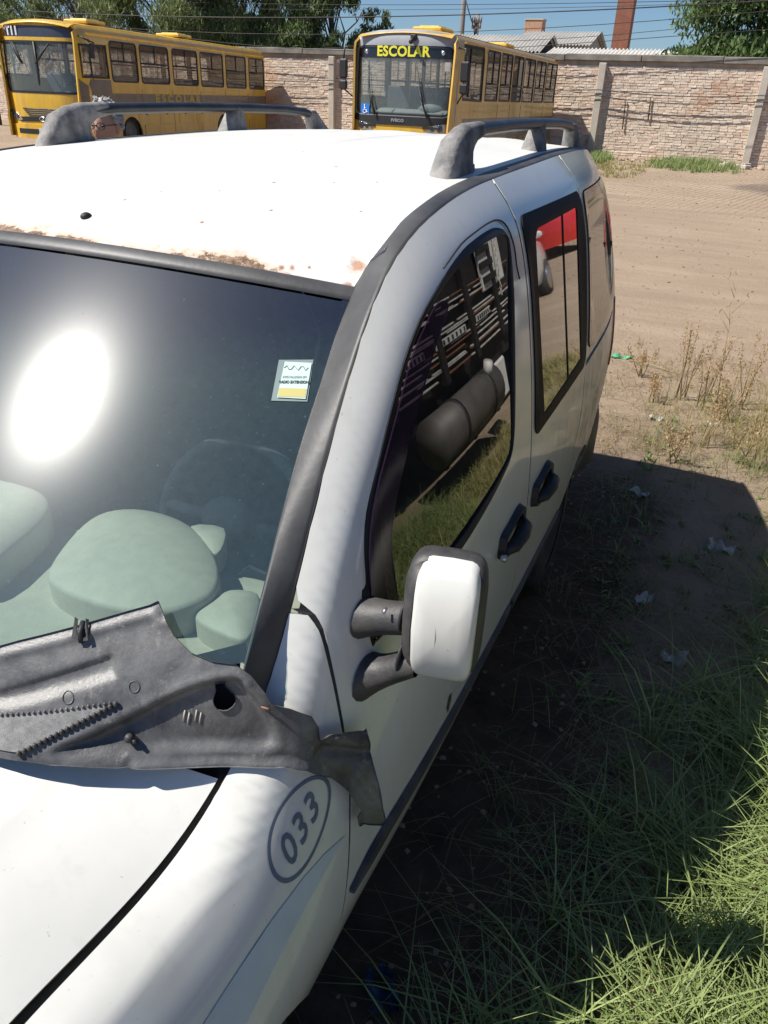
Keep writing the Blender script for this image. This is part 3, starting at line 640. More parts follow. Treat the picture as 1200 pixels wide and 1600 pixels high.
    cw = n.new('ShaderNodeMapRange'); cw.inputs[3].default_value = .75; cw.inputs[4].default_value = 0; l.new(fac, cw.inputs[0]); l.new(cw.outputs[0], b.inputs['Coat Weight'])
    b.inputs['Coat Roughness'].default_value = .07
    if rust: cw.inputs[3].default_value = .12; rg.inputs[3].default_value = .5
    if not rust:
        bn = noise(n, l, 1.6, 2, ob, .4); bu = n.new('ShaderNodeBump'); bu.inputs['Strength'].default_value = .12; bu.inputs['Distance'].default_value = .012
        l.new(bn, bu.inputs['Height']); l.new(bu.outputs[0], b.inputs['Coat Normal'])
    return m
PAINT = car_paint('white_van_paint'); ROOFP = car_paint('white_roof_paint_rusting', True)
RUB = mat('sun_greyed_rubber', (.045, .045, .046), .5, scale=5, bump=.12, bscale=70, col2=(.09, .088, .086), detail=7)
BLK = mat('black_plastic', (.016, .016, .018), .6, var=.3, scale=20, bump=.15, bscale=200)
BLKD = mat('dusty_black_plastic', (.03, .03, .032), .55, var=.3, scale=14, bump=.2, bscale=150, col2=(.075, .07, .065))
RAILG = mat('weathered_grey_rail_plastic', (.10, .10, .10), .8, scale=16, bump=.5, bscale=90, col2=(.34, .32, .30), detail=8)
RAILB = mat('black_rail_coating', (.014, .015, .018), .42, scale=12, bump=.15, bscale=60, col2=(.035, .036, .04))
FRAME = mat('black_window_frame_paint', (.008, .008, .011), .6, var=.2, scale=12, spec=.12)
SAGE = mat('sage_green_dashboard_plastic', (.40, .405, .35), .6, var=.06, scale=30, bump=.15, bscale=400)
SEAT = mat('dark_grey_seat_cloth', (.035, .037, .042), .9, var=.3, scale=40)
CHROME = mat('silver_metal', (.55, .55, .56), .3, .9)
TYRE = mat('tyre_rubber', (.02, .019, .018), .85, scale=20, bump=.3, bscale=60, col2=(.05, .045, .04))
GWS = glass('windscreen_glass', (.76, .85, .80), 1.0, .035, .13, (.16, .28, .32), dscale=60, haze=.034, hazerough=.25, top=(1.46, 1.575, (.16, .22, .32), (.07, .115, .22)))
GBAND = glass('windscreen_shade_band', (.20, .27, .36), 1.0, .05, .05, (.20, .26, .36), dscale=22, haze=.02, hazerough=.34)
GSIDE = glass('tinted_side_glass', (.02, .02, .02), 2.1, .012, .02, (.45, .40, .34), ior=1.55, dscale=18)
GDUST = glass('dusty_tinted_side_glass', (.035, .032, .03), 1.8, .02, .10, (.45, .38, .30), ior=1.6, dscale=14)
SMOKE = glass('smoked_acrylic', (.20, .15, .22), 1.0, .14, .12, (.10, .05, .13), dscale=40)
# ---- assembly
van = empty('van', (0, 0, 0), 'white van with rusting roof edge and the number 033 on its front wing', 'van')
S1 = dict(parent=van)
def both(name, fn, matl, parent=None, **k):
    o = []; m0 = fn(False)
    for mir in (False, True):
        par = parent[int(mir)] if isinstance(parent, list) else (parent or van)
        o.append(link(name, (m0.mirrored() if mir else m0).mesh(name), matl, par, **k))
    return o
def gut_line(y0, y1, st=.05, dz=0):
    return [(float(y), float(gutter(y)[1])-dz) for y in np.linspace(y0, y1, max(2, int(abs(y1-y0)/st)+1))]
# front wing
AR = .345
arch = [(.60+AR*math.cos(a), .30+AR*math.sin(a)) for a in np.linspace(R_(14), R_(166), 16)]
gapf = [(1.101, 1.166), (1.101, 1.141), (1.098, 1.112), (1.094, 1.075), (1.090, 1.026), (1.084, .956), (1.066, .82), (1.025, .67), (1.0, .58), (.975, .46), (.96, .39)]
wing = gut_line(-.04, 1.088, .02, .001)+gapf+arch+[(.24, .42), (-.04, .42)]
wings = both('front_wing', lambda m: panel(SIDE, wing, step=.015, rim=.016, mirror=m), PAINT)
# doors
dfront = [(a+.007, b) for a, b in gapf]
door = [(1.104, 1.188)]+gut_line(1.112, 2.094, .05, .002)+[(2.094, .30), (.975, .30)]+dfront[::-1]
FWIN = smoothpoly([(1.206, 1.182), (1.219, 1.24), (1.244, 1.302), (1.296, 1.376), (1.348, 1.447), (1.410, 1.517), (1.485, 1.574), (1.572, 1.614), (1.65, 1.640), (1.729, 1.659), (1.80, 1.669), (1.883, 1.676), (1.950, 1.676), (1.995, 1.662), (2.004, 1.625), (1.989, 1.565), (1.966, 1.474), (1.947, 1.37), (1.932, 1.28), (1.916, 1.205), (1.885, 1.163), (1.80, 1.138), (1.678, 1.115), (1.53, 1.092), (1.36, 1.077), (1.215, 1.066), (1.193, 1.069), (1.192, 1.165)], k=3)
doors = both('front_door', lambda m: panel(SIDE, door, [FWIN], step=.015, rim=.016, mirror=m), PAINT)
def lsq(pts, quad=True):
    A = np.array([[1, y, z, z*z, y*y] for y, z in pts]); X = np.array([SIDE(y, z)[0] for y, z in pts])
    w = np.linalg.lstsq(np.r_[A, np.diag([0, 0, 0, .35, .6])], np.r_[X, 0, 0, 0, 0, 0], rcond=None)[0]
    return lambda y, z: (w[0]+w[1]*y+w[2]*z+w[3]*z*z+w[4]*y*y, y, z)
FG = lsq(offset_poly(FWIN, .02))
def blend(inner_s, poly, w):
    """body surface at the outline that eases into the flatter glass surface w further in"""
    P = [np.array(q) for q in poly]
    def f(y, z):
        q = np.array((y, z)); d = min(float(np.linalg.norm(q-a-(b-a)*min(1, max(0, ((q-a)@(b-a))/((b-a)@(b-a)+1e-9))))) for a, b in zip(P, P[1:]+P[:1]))
        k = sstep(d/w) if inpoly((y, z), poly) else 0
        return (SIDE(y, z)[0]*(1-k)+inner_s(y, z)[0]*k, y, z)
    return f
both('window_seal', lambda m: panel(blend(FG, FWIN, .018), offset_poly(FWIN, .001), [offset_poly(FWIN, .014)], step=.03, rim=.02, off=.0015, mirror=m), BLK, doors)
both('window_glass', lambda m: panel(FG, offset_poly(FWIN, .009), step=.05, rim=0, off=-.003, mirror=m), GSIDE, doors)
defl = smoothpoly([(1.202, 1.085), (1.211, 1.190), (1.252, 1.303), (1.352, 1.438), (1.42, 1.516), (1.49, 1.565), (1.55, 1.592), (1.575, 1.578), (1.50, 1.525), (1.417, 1.445), (1.351, 1.365), (1.295, 1.28), (1.272, 1.21), (1.264, 1.085)], k=3)
both('wind_deflector', lambda m: panel(SIDE, defl, step=.03, rim=.004, off=.010, mirror=m), SMOKE, doors)
# crazed sealant round the upper rear corner of the window
both('sealant_bead', lambda m: MB().tube([np.array(SIDE(a, b))*(-1 if m else 1, 1, 1)+np.array((.003*(-1 if m else 1), 0, 0)) for a, b in smoothpoly([(1.62, 1.642), (1.73, 1.670), (1.83, 1.683), (1.92, 1.690), (1.98, 1.688), (2.015, 1.670), (2.028, 1.625), (2.022, 1.585), (2.032, 1.555)], False, 3)], .0019, 6), BLK, doors)
sdoor = gut_line(2.106, 2.885, .06, .002)+[(2.885, .60), (2.87, .47), (2.845, .38), (2.83, .30), (2.106, .30)]
RW = [(a, b) for a, b in roundrect(2.128, 1.122, 2.868, 1.680, .045)]
sdoors = both('sliding_door', lambda m: panel(SIDE, sdoor, [offset_poly(RW, .006)], step=.04, rim=.016, mirror=m), PAINT)
RP1 = [(2.222, 1.162), (2.546, 1.166), (2.546, 1.640), (2.245, 1.640), (2.222, 1.62)]; RP2 = [(2.560, 1.166), (2.770, 1.170), (2.770, 1.63), (2.755, 1.640), (2.560, 1.640)]
RG = lsq(RP1+RP2+[(2.5, 1.4), (2.3, 1.4)])
both('window_frame', lambda m: panel(blend(RG, RW, .035), RW, [offset_poly(RP1, -.001), offset_poly(RP2, -.001)], step=.04, rim=.02, off=.0035, mirror=m), FRAME, sdoors)
both('pane', lambda m: panel(RG, offset_poly(RP1, -.004), step=.06, rim=0, off=.0015, mirror=m), GDUST, sdoors)
both('pane', lambda m: panel(RG, offset_poly(RP2, -.004), step=.06, rim=0, off=.0010, mirror=m), GDUST, sdoors)
# quarter panel with its hinged window
ra = [(3.19+.365*math.cos(a), .30+.365*math.sin(a)) for a in np.linspace(R_(3), R_(152), 18)]
quarter = gut_line(2.895, 4.07, .06, .002)+[(4.08, 1.2), (4.08, .62), (3.75, .60), (3.60, .42)]+ra[1:]+[(2.895, .62)]
QW = roundrect(2.915, 1.158, 3.62, 1.672, .05)
SLOT = [(2.90, 1.108), (3.70, 1.125), (3.70, 1.142), (2.90, 1.128)]
quarters = both('quarter_panel', lambda m: panel(SIDE, quarter, [QW, SLOT], step=.045, rim=.014, mirror=m), PAINT)
GQUA = glass('dirty_quarter_glass', (.03, .028, .025), 1.3, .04, .16, (.22, .17, .13), ior=1.5, dscale=14)
both('quarter_window', lambda m: panel(blend(lsq(QW), QW, .12), offset_poly(QW, .004), step=.05, rim=.004, off=.005, mirror=m), GQUA, quarters)
for yy, zz in ((2.945, 1.52), (2.945, 1.25), (3.59, 1.42)):
    both('window_catch', lambda m: MB().box(np.array(SIDE(yy, zz))*(-1 if m else 1, 1, 1), (.008, .012, .022), bev=.002), BLK, quarters)
def soff(y, z, o, m=False):
    p = np.array(SIDE(y, z)); return ((-1 if m else 1)*(p[0]+o), p[1], p[2])
both('sliding_door_track', lambda m: MB().box((0, 0, 0), (0, 0, 0)).add([soff(y, z, -.02, m) for y in (2.9, 3.1, 3.3, 3.5, 3.7) for z in (1.10, 1.15)], [(i*2, i*2+2, i*2+3, i*2+1) for i in range(4)]), DARK, quarters)
# rubbing strips
def strip(y0, y1, w=.021, tip0=False):
    ys = list(np.arange(y0, y1, .04))+[y1]
    def f(m):
        mb = MB(); V = []; c = lambda y: .612-.033*(y-1.08)
        for i, y in enumerate(ys):
            k = min(1, .25+(y-y0)/.12) if tip0 else 1; h = w*k
            for dz, o in ((-h, 0), (-h*.75, .010), (h*.75, .010), (h, 0)): V.append(soff(y, c(y)+dz, o*1.0+.001, m))
        F = [(i*4+j, i*4+4+j, i*4+5+j, i*4+1+j) for i in range(len(ys)-1) for j in range(3)]+[(0, 1, 2, 3), tuple(4*(len(ys)-1)+j for j in (3, 2, 1, 0))]
        return mb.add(V, [t[::-1] for t in F] if m else F)
    return f
both('rubbing_strip', strip(1.03, 2.088, tip0=True), BLKD, doors)
both('rubbing_strip', strip(2.112, 2.80), BLKD, sdoors)
def gap_strip(line, w=.0065, off=-.0012):  # black strips covering the sunlit panel rims, standing in for shade in the gaps
    return lambda m: MB().add([soff(y+d, z, off, m) for y, z in line for d in (-w, w)], [(i*2, i*2+1, i*2+3, i*2+2) for i in range(len(line)-1)])
both('door_gap', gap_strip([(2.100, z) for z in np.linspace(.31, 1.752, 40)]), BLK)
both('door_gap', gap_strip([(2.890, z) for z in np.linspace(.60, 1.765, 34)]), BLK)
both('door_gap', gap_strip(densify([(a+.0035, b) for a, b in [(1.096, 1.176)]+gapf], .02, False), .006), BLK)
# sills, inner shell
both('sill', lambda m: panel(SIDE, [(.97, .292), (2.80, .292), (2.80, .245), (.97, .245)], step=.05, rim=.02, off=-.006, mirror=m), PAINT)
def inner(m):
    out = [(.1, .5), (.1, .78)]+[(y, z-.012) for y, z in gut_line(.3, 3.95, .08)]+[(3.95, .68), (2.75, .68), (2.75, .27), (1.0, .27), (1.0, .68), (.3, .68)]
    return panel(SIDE, out, [offset_poly(FWIN, -.012), offset_poly(RW, .02), offset_poly(QW, .02)], step=.06, rim=.01, off=-.065, mirror=m)
both('inner_shell', inner, DARK)
# handles
def handle(y0, z0):
    def f(m):
        s = -1 if m else 1; mb = MB()
        P = lambda y, z, o: soff(y0+y*.86, z0-.006+z*.86, o*.9, m)
        ol = smoothpoly([(-.120, .030), (-.100, .048), (-.03, .050), (.05, .058), (.105, .052), (.125, .02), (.118, -.03), (.07, -.055), (-.02, -.052), (-.085, -.045), (-.122, -.02)], k=2)
        n = len(ol); V = [P(a, b, .0) for a, b in ol]+[P(a*.93, b*.9, .020) for a, b in ol]+[P(a*.74, b*.66, .018) for a, b in ol]+[P(a*.7, b*.6, -.004) for a, b in ol]+[P(0, 0, -.006)]
        F = [(k*n+i, k*n+(i+1) % n, (k+1)*n+(i+1) % n, (k+1)*n+i) for k in range(3) for i in range(n)]+[(3*n+i, 3*n+(i+1) % n, 4*n) for i in range(n)]
        A = sum(ol[i][0]*ol[(i+1) % n][1]-ol[(i+1) % n][0]*ol[i][1] for i in range(n))
        fl = (A < 0) != m
        mb.add(V, [t[::-1] for t in F] if fl else F, False)
        mb.tube([P(-.095, -.01, .012), P(-.06, -.004, .034), P(0, 0, .040), P(.06, .002, .034), P(.10, .0, .012)], [.014, .017, .018, .017, .012], 8)
        return mb
    return f
both('door_handle', handle(1.915, .945), BLK, doors)
both('door_handle', handle(2.245, .938), BLK, sdoors)
both('handle_lock', lambda m: MB().tube([soff(1.80, .93, .012, m), soff(1.80, .93, .026, m)], .010, 10), CHROME, doors)
# roof, front moulding
xs = np.linspace(-.640, .640, 43)
rfront = [(float(x), 1.386+.312*x*x) for x in xs]
ys = np.linspace(1.53, 4.05, 40)
redge = [(float(gutter(y)[0])-.028, float(y)) for y in ys]
roofp = rfront+redge+[(x*.53, 4.07) for x in (.8, .4, 0, -.4, -.8)]+[(-a, b) for a, b in redge[::-1]]
link('roof', panel(ROOF, roofp, step=.035, rim=.01).mesh('roof'), ROOFP, van)
link('headliner', panel(ROOF, offset_poly(roofp, .03), step=.12, rim=0, off=-.03).mesh('headliner'), DARK, van)
def mould():
    V = []
    for x in np.linspace(-.632, .632, 41):
        z = 1.65-.12*x*x
        for dz, o in ((-.012, .001), (-.010, .004), (-.006, .0055), (.004, .005), (.008, .001)):
            zz = z+dz; V.append((x, ws_y(x, zz)-o*.65, zz+o*.75))
    return MB().add(V, [(i*5+j, i*5+5+j, i*5+6+j, i*5+1+j) for i in range(40) for j in range(4)], True)
mould().build('windscreen_top_moulding', RUB, van)
# roof strips that run down the screen pillars
_IN = [(1.0, .677, .955, 1.10), (1.03, .672, .99, 1.133), (1.12, .659, 1.093, 1.229), (1.20, .646, 1.173, 1.306), (1.31, .630, 1.294, 1.419), (1.36, .6235, 1.367, 1.486), (1.395, .617, 1.414, 1.531), (1.44, .6140, 1.476, 1.586), (1.49, .627, 1.500, 1.638), (1.55, .645, 1.552, 1.684), (1.60, .648, 1.60, 1.705)]
IN = [(a, b, ws_y(b, d) if a < 1.45 else c, d) for a, b, c, d in _IN]
def trim_in(y):
    if y >= 1.6: g = gutter(y); return np.array((g[0]-.038, y, g[1]+.004))
    a = np.array(IN); return hermite(a[:, 0], a[:, 1:], y)
def trim(m):
    V = []; YS = list(np.arange(1.0, 1.7, .025))+list(np.arange(1.7, 4.04, .06))+[4.04]
    for y in YS:
        i = trim_in(y); g = gutter(y); o = np.array((g[0]+.001, y, g[1]-.001)); end = min(1, max(.15, (4.07-y)/.08))
        up = np.array((.25, -.62, .74)) if y < 1.45 else np.array((.2, -.2, .95)) if y < 1.7 else np.array((.2, 0, .98))
        for t, h in ((0, -.012), (.02, .001), (.12, .0035), (.5, .0035), (.84, .0015), (.96, -.0005), (1.0, -.004), (1.0, -.016)):
            p = i+(o-i)*t+up*h*end; V.append((-p[0] if m else p[0], p[1], p[2]))
    F = [(a*8+j, a*8+8+j, a*8+9+j, a*8+1+j) for a in range(len(YS)-1) for j in range(7)]+[tuple(8*(len(YS)-1)+j for j in range(7, -1, -1))]
    return MB().add(V, F if m else [t[::-1] for t in F], True)
both('roof_strip', trim, RUB)
# windscreen
WR = [(1.130, .676), (1.150, .674), (1.229, .663), (1.306, .650), (1.419, .634), (1.486, .628), (1.531, .621), (1.60, .617)]
wso = [(-x, z) for z, x in WR]+[(float(x), 1.635-.12*x*x) for x in np.linspace(-.60, .60, 17)]+[(x, z) for z, x in WR[::-1]]
BZ = 1.515
lower = [(-x, z) for z, x in WR if z < BZ]+[(-.625, BZ), (-.3, BZ+.012), (0, BZ+.016), (.3, BZ+.012), (.625, BZ)]+[(x, z) for z, x in WR[::-1] if z < BZ]
upper = [(-.3, BZ+.012), (-.625, BZ)]+[(-x, z) for z, x in WR if z > BZ]+[(float(x), 1.635-.12*x*x) for x in np.linspace(-.60, .60, 17)]+[(x, z) for z, x in WR[::-1] if z > BZ]+[(.625, BZ), (.3, BZ+.012), (0, BZ+.016)]
screen = link('windscreen', panel(WS, wso, step=.05, rim=0, flip=False).mesh('windscreen'), GWS, van)
FR_ = mat('black_glass_border', (.008, .008, .009), .4, coat=.5)
link('glass_border', panel(WS, [(-.676, 1.131), (-.3, 1.131), (0, 1.131), (.3, 1.131), (.676, 1.131), (.665, 1.155), (.60, 1.142), (.3, 1.142), (0, 1.142), (-.3, 1.142), (-.60, 1.142), (-.665, 1.155)], step=.04, rim=0, off=-.003).mesh('glass_border'), FR_, screen)
for s_ in (-1, 1): link('glass_border', MB().add([(s_*(x-w), ws_y(x-w, z)+.003, z-.003) for z, x in WR for w in (0, .006)], [(i*2, i*2+1, i*2+3, i*2+2) for i in range(len(WR)-1)]).mesh('glass_border'), FR_, screen)
# sticker inside the lower corner of the shade
STW = mat('sticker_pale_green', (.55, .70, .62), .5, var=.04); STI = mat('sticker_dark_print', (.03, .05, .06), .5); STO = mat('sticker_ochre', (.55, .48, .18), .5, var=.05); STG = mat('old_sticker_film', (.22, .28, .27), .35, var=.1)
def stk(u, v, o=.003):   # u 0..1 left to right, v 0..1 bottom to top
    x = .554+.044*u+.015*(1-v); z = 1.457+.048*v; return (x, ws_y(x, z)-o*.65, z+o*.75)
link('sticker_film', MB().add([stk(-.20, -.08, .0012), stk(1.06, -.10, .0012), stk(1.05, 1.08, .0012), stk(-.18, 1.06, .0012)], [(0, 1, 2, 3)]).mesh('sticker_film'), STG, screen)
stkr = link('sticker', MB().add([stk(0, 0), stk(1, -.04), stk(1.02, .97), stk(.06, 1.0)], [(0, 1, 2, 3)]).mesh('sticker'), STW, screen)
link('sticker_band', MB().add([stk(.02, .02, .0034), stk(.98, .0, .0034), stk(.98, .24, .0034), stk(.03, .26, .0034)], [(0, 1, 2, 3)]).mesh('sticker_band'), STO, screen)
for t, s, v, b in (('ESPECIALIZADA EM', .0046, .56, 0), ('RADIO EXTENSION', .0056, .42, .0002)):
    link('sticker_print', text_on(t, s, lambda x, y: stk(.5+x/.047, v+y/.050, .0036), b).mesh('sticker_print'), STI, screen)
link('sticker_print', MB().tube([stk(.12+.06*math.sin(k*2.1), .80+.05*math.cos(k*1.7), .0036) if 0 else stk(.08+.085*k, .82+.07*math.sin(k*1.9), .0036) for k in range(11)], .00045, 4).mesh('sticker_print'), STI, screen)
# bonnet
hx = .95
hood = [(float(x), .772+.300*x*x) for x in np.linspace(-.655, .655, 21)]
he = [(float(gutter(y)[0])-(.009+.012*max(0, (.9-y))), float(y)) for y in np.linspace(.90, -.03, 60)]
hoodp = [(-a, b) for a, b in he[::-1]]+hood[1:-1]+he
link('bonnet', panel(HOOD, hoodp[::-1], step=.05, rim=.016).mesh('bonnet'), PAINT, van)
both('bonnet_gap_channel', lambda m: MB().add([((-1 if m else 1)*(gutter(y)[0]+d), y, gutter(y)[1]-.022) for y in np.linspace(-.03, .93, 14) for d in (-.06, .008)], [(i*2, i*2+2, i*2+3, i*2+1) for i in range(13)]), DARK)
link('scuttle_tray', MB().grid(lambda x, y: (x, y+.45*x*x, .97 if y < .78 else 1.122), np.linspace(-.66, .66, 14), [.72, .77, .80, .81]).mesh('scuttle_tray'), DARK, van)
# nose
def NOSE(x, z): return (x, -.10+.10*(abs(x)/.7)**2.6-.03*math.sin((z-.2)*2)*0, z)
link('front_panel', panel(lambda x, z: (x, -.07+.13*(abs(x)/.7)**2.4+(z-.5)*.08, z), [(-.70, .42), (.70, .42), (.64, .80), (-.64, .80)], [roundrect(-.35, .55, .35, .68, .03)], step=.08).mesh('front_panel'), PAINT, van)
gr = MB()
for k in range(5): gr.box((0, -.05, .562+.026*k), (.70, .02, .012))
gr.build('grille', BLK, van)
both('headlight', lambda m: panel(lambda x, z: (x, -.078+.13*(abs(x)/.7)**2.4+(z-.5)*.08, z), smoothpoly([(.38, .56), (.66, .57), (.655, .74), (.42, .70)], k=3), step=.06, rim=.02, mirror=m), glass('headlight_lens', (.7, .7, .7), 1.5, .05, .1), van)
link('front_bumper', MB().grid(lambda x, t: (x*(1-.0*t), -.13+.16*(abs(x)/.76)**2.6+.03*(2*t-1)**2, .20+.24*t), np.linspace(-.78, .78, 21), np.linspace(0, 1, 5)).mesh('front_bumper'), BLKD, van)
# tail
def TAIL(x, z):
    xe = max(.2, SIDE(4.07, min(z, float(gutter(4.07)[1])))[0]); return (x, 4.13-.06*(abs(x)/xe)**3-(max(0, z-1.1))*.06, z)
tg = [(float(SIDE(4.07, z)[0])-.004, float(z)) for z in np.linspace(.62, 1.69, 14)]
link('tailgate', panel(TAIL, [(-a, b) for a, b in tg]+[(a, b) for a, b in tg[::-1]], [roundrect(-.5, 1.12, .5, 1.6, .06)], step=.08, flip=True).mesh('tailgate'), PAINT, van)
link('tailgate_window', panel(TAIL, roundrect(-.505, 1.115, .505, 1.605, .06), step=.15, rim=0, flip=True).mesh('tailgate_window'), GDUST, van)
def rb(m=0):
    V = []; P = [(.805, 3.62), (.835, 3.75), (.845, 3.9), (.825, 4.06), (.76, 4.15), (.6, 4.185), (.3, 4.195), (0, 4.2)]
    P = P+[(-a, b) for a, b in P[-2::-1]]
    for x, y in P:
        for dz, k in ((.30, .95), (.34, 1.0), (.50, 1.0), (.565, .985), (.575, .94)): V.append((x*k, 3.6+(y-3.6)*k, dz))
    return MB().add(V, [(i*5+j, i*5+5+j, i*5+6+j, i*5+1+j) for i in range(len(P)-1) for j in range(4)], True)
rb().build('rear_bumper', BLKD, van)
both('tail_light', lambda m: panel(SIDE, roundrect(3.97, .80, 4.06, 1.12, .02), step=.05, rim=.02, off=.006, mirror=m), mat('tail_light_red', (.35, .02, .02), .25, coat=1), van)
# wheels
def wheel(c, r=.305, w=.19):
    x, y, z = c; ty = MB(); n = 40; prof = [(-w/2, r*.66), (-w/2, r*.9), (-w*.42, r*.985), (-w*.3, r), (w*.3, r), (w*.42, r*.985), (w/2, r*.9), (w/2, r*.66)]
    V = [(x+dx, y+rr*math.cos(2*math.pi*i/n), z+rr*math.sin(2*math.pi*i/n)) for i in range(n) for dx, rr in prof]; k = len(prof)
    ty.add(V, [(i*k+j, i*k+j+1, ((i+1) % n)*k+j+1, ((i+1) % n)*k+j) for i in range(n) for j in range(k-1)], True)
    w_ = ty.build('wheel', TYRE, van)
    rim = MB(); s = 1 if x > 0 else -1
    V = [(x+s*dx, y+rr*math.cos(2*math.pi*i/n), z+rr*math.sin(2*math.pi*i/n)) for i in range(n) for dx, rr in ((w*.48, r*.67), (w*.42, r*.6), (w*.2, r*.52), (w*.3, r*.2), (w*.3, 0.001))]
    rim.add(V, [(i*5+j, i*5+j+1, ((i+1) % n)*5+j+1, ((i+1) % n)*5+j) for i in range(n) for j in range(4)], True)
    rim.build('rim', mat('dusty_black_steel_wheel', (.035, .033, .03), .7, .2, var=.3), w_)
for s in (1, -1):
    wheel((s*.70, .60, .30)); wheel((s*.715, 3.19, .30))
MB().box((0, 2.1, .33), (1.36, 3.6, .06)).build('underbody', DARK, van)
for yc in (.60, 3.19):
    def lin(m, yc=yc):
        s = -1 if m else 1; V = [(s*xx, yc+.375*math.cos(a), .30+.375*math.sin(a)) for a in np.linspace(0, math.pi, 17) for xx in (.46, .80)]
        return MB().add(V, [(i*2, i*2+1, i*2+3, i*2+2) for i in range(16)], True)
    both('wheel_housing', lin, DARK)
# cabin
dash = link('dashboard', MB().grid(lambda x, y: (x, max(y, .80)+(.45 if y < .9 else .45-.8*(min(y, 1.3)-.9))*x*x, 1.045-1.2*max(0, y-1.28)**1.2+.012*math.cos(x*5)), np.linspace(-.68, .68, 30), list(np.linspace(.80, 1.28, 14))+[1.31, 1.36, 1.42, 1.47]).mesh('dashboard'), SAGE, van)
def dome(poly, z0, h, skirt=.08, tilt=(0, 0)):
    P = smoothpoly(poly, k=3); c = np.mean(np.array(P), 0); n = len(P); V = []; rings = ((1.0, -skirt), (1.0, -.006), (.992, 0), (.95, h*.13), (.86, h*.32), (.68, h*.62), (.42, h*.86), (.18, h*.97), (0.0, h))
    for k, dz in rings:
        for q in P:
            xy = c+(np.array(q)-c)*max(k, .002); V.append((xy[0], xy[1], z0+dz+tilt[0]*(xy[0]-c[0])+tilt[1]*(xy[1]-c[1])))
    A = sum(P[i][0]*P[(i+1) % n][1]-P[(i+1) % n][0]*P[i][1] for i in range(n))
    F = [(r*n+i, r*n+(i+1) % n, (r+1)*n+(i+1) % n, (r+1)*n+i) for r in range(len(rings)-1) for i in range(n)]
    return MB().add(V, F if A > 0 else [t[::-1] for t in F], True)
BIN = [(0.18, 1.078), (0.136, 1.137), (0.112, 1.257), (0.122, 1.322), (0.151, 1.356), (0.2, 1.36), (0.259, 1.348), (0.333, 1.295), (0.46, 1.232), (0.475, 1.16), (0.465, 1.105), (0.444, 1.076), (0.395, 1.052), (0.31, 1.042), (0.233, 1.055)]
CEN = [(-0.207, 1.286), (-0.107, 1.301), (-0.035, 1.286), (0.017, 1.246), (0.048, 1.184), (0.07, 1.096), (0.082, 1.024), (0.049, 0.995), (-0.204, 1.181)]
VEN = [(0.49, 1.106), (0.487, 1.16), (0.498, 1.208), (0.551, 1.22), (0.589, 1.165), (0.608, 1.092), (0.558, 1.087)]
STK = [(0.306, 1.349), (0.374, 1.374), (0.419, 1.295), (0.399, 1.279)]
BIN = [(0.173, 1.079), (0.135, 1.151), (0.102, 1.251), (0.105, 1.316), (0.151, 1.356), (0.221, 1.366), (0.299, 1.351), (0.382, 1.304), (0.457, 1.234), (0.492, 1.166), (0.479, 1.114), (0.45, 1.078), (0.389, 1.048), (0.295, 1.039), (0.215, 1.051)]
dome(BIN, 1.10, .035, .09).build('instrument_hood', SAGE, dash)
dome(CEN, 1.12, .03, .10).build('centre_vent_hood', SAGE, dash)
dome(VEN, 1.08, .018, .05).build('side_vent_hood', SAGE, dash)
dome(STK, 1.10, .006, .05).build('column_shroud', SAGE, dash)
st = MB(); cxs, cys, czs = .33, 1.52, 1.06
st.tube([(cxs+.185*math.cos(a), cys-.05+.185*math.sin(a)*.42, czs+.185*math.sin(a)*.9) for a in np.linspace(0, 2*math.pi, 33)], .015, 8, cap=False)
st.ell((cxs, cys-.06, czs), (.075, .04, .06)); st.tube([(cxs-.18, cys-.05, czs), (cxs, cys-.06, czs), (cxs+.18, cys-.05, czs)], .014, 6)
st.tube([(cxs, cys-.06, czs), (cxs, 1.3, .98)], .03, 8)
st.build('steering_wheel', SEAT, van)
def seat(x):
    m = MB(); m.box((x, 1.95, .62), (.50, .50, .18), bev=.05); b_ = m.build('front_seat', SEAT, van)
    m = MB(); m.grid(lambda u, t: (x+u*.24*(1-.15*t), 2.20+.20*t-.05*math.cos(u*1.5), .66+.60*t), np.linspace(-1, 1, 9), np.linspace(0, 1, 7)); m.box((x, 2.29, .96), (.44, .10, .56), bev=.04); m.build('backrest', SEAT, b_)
    m = MB(); m.box((x, 2.44, 1.36), (.25, .09, .17), bev=.04); m.build('headrest', SEAT, b_)
seat(.36); seat(-.36)
MB().box((0, 2.9, .70), (1.2, .5, .2), bev=.05).build('rear_seat', SEAT, van)
MB().box((0, 3.25, 1.0), (1.2, .12, .55), bev=.04).build('rear_seat_back', SEAT, van)
m_ = MB(); m_.box((.05, 1.52, 1.585), (.24, .03, .06), bev=.012); m_.build('rear_view_mirror', BLK, van)
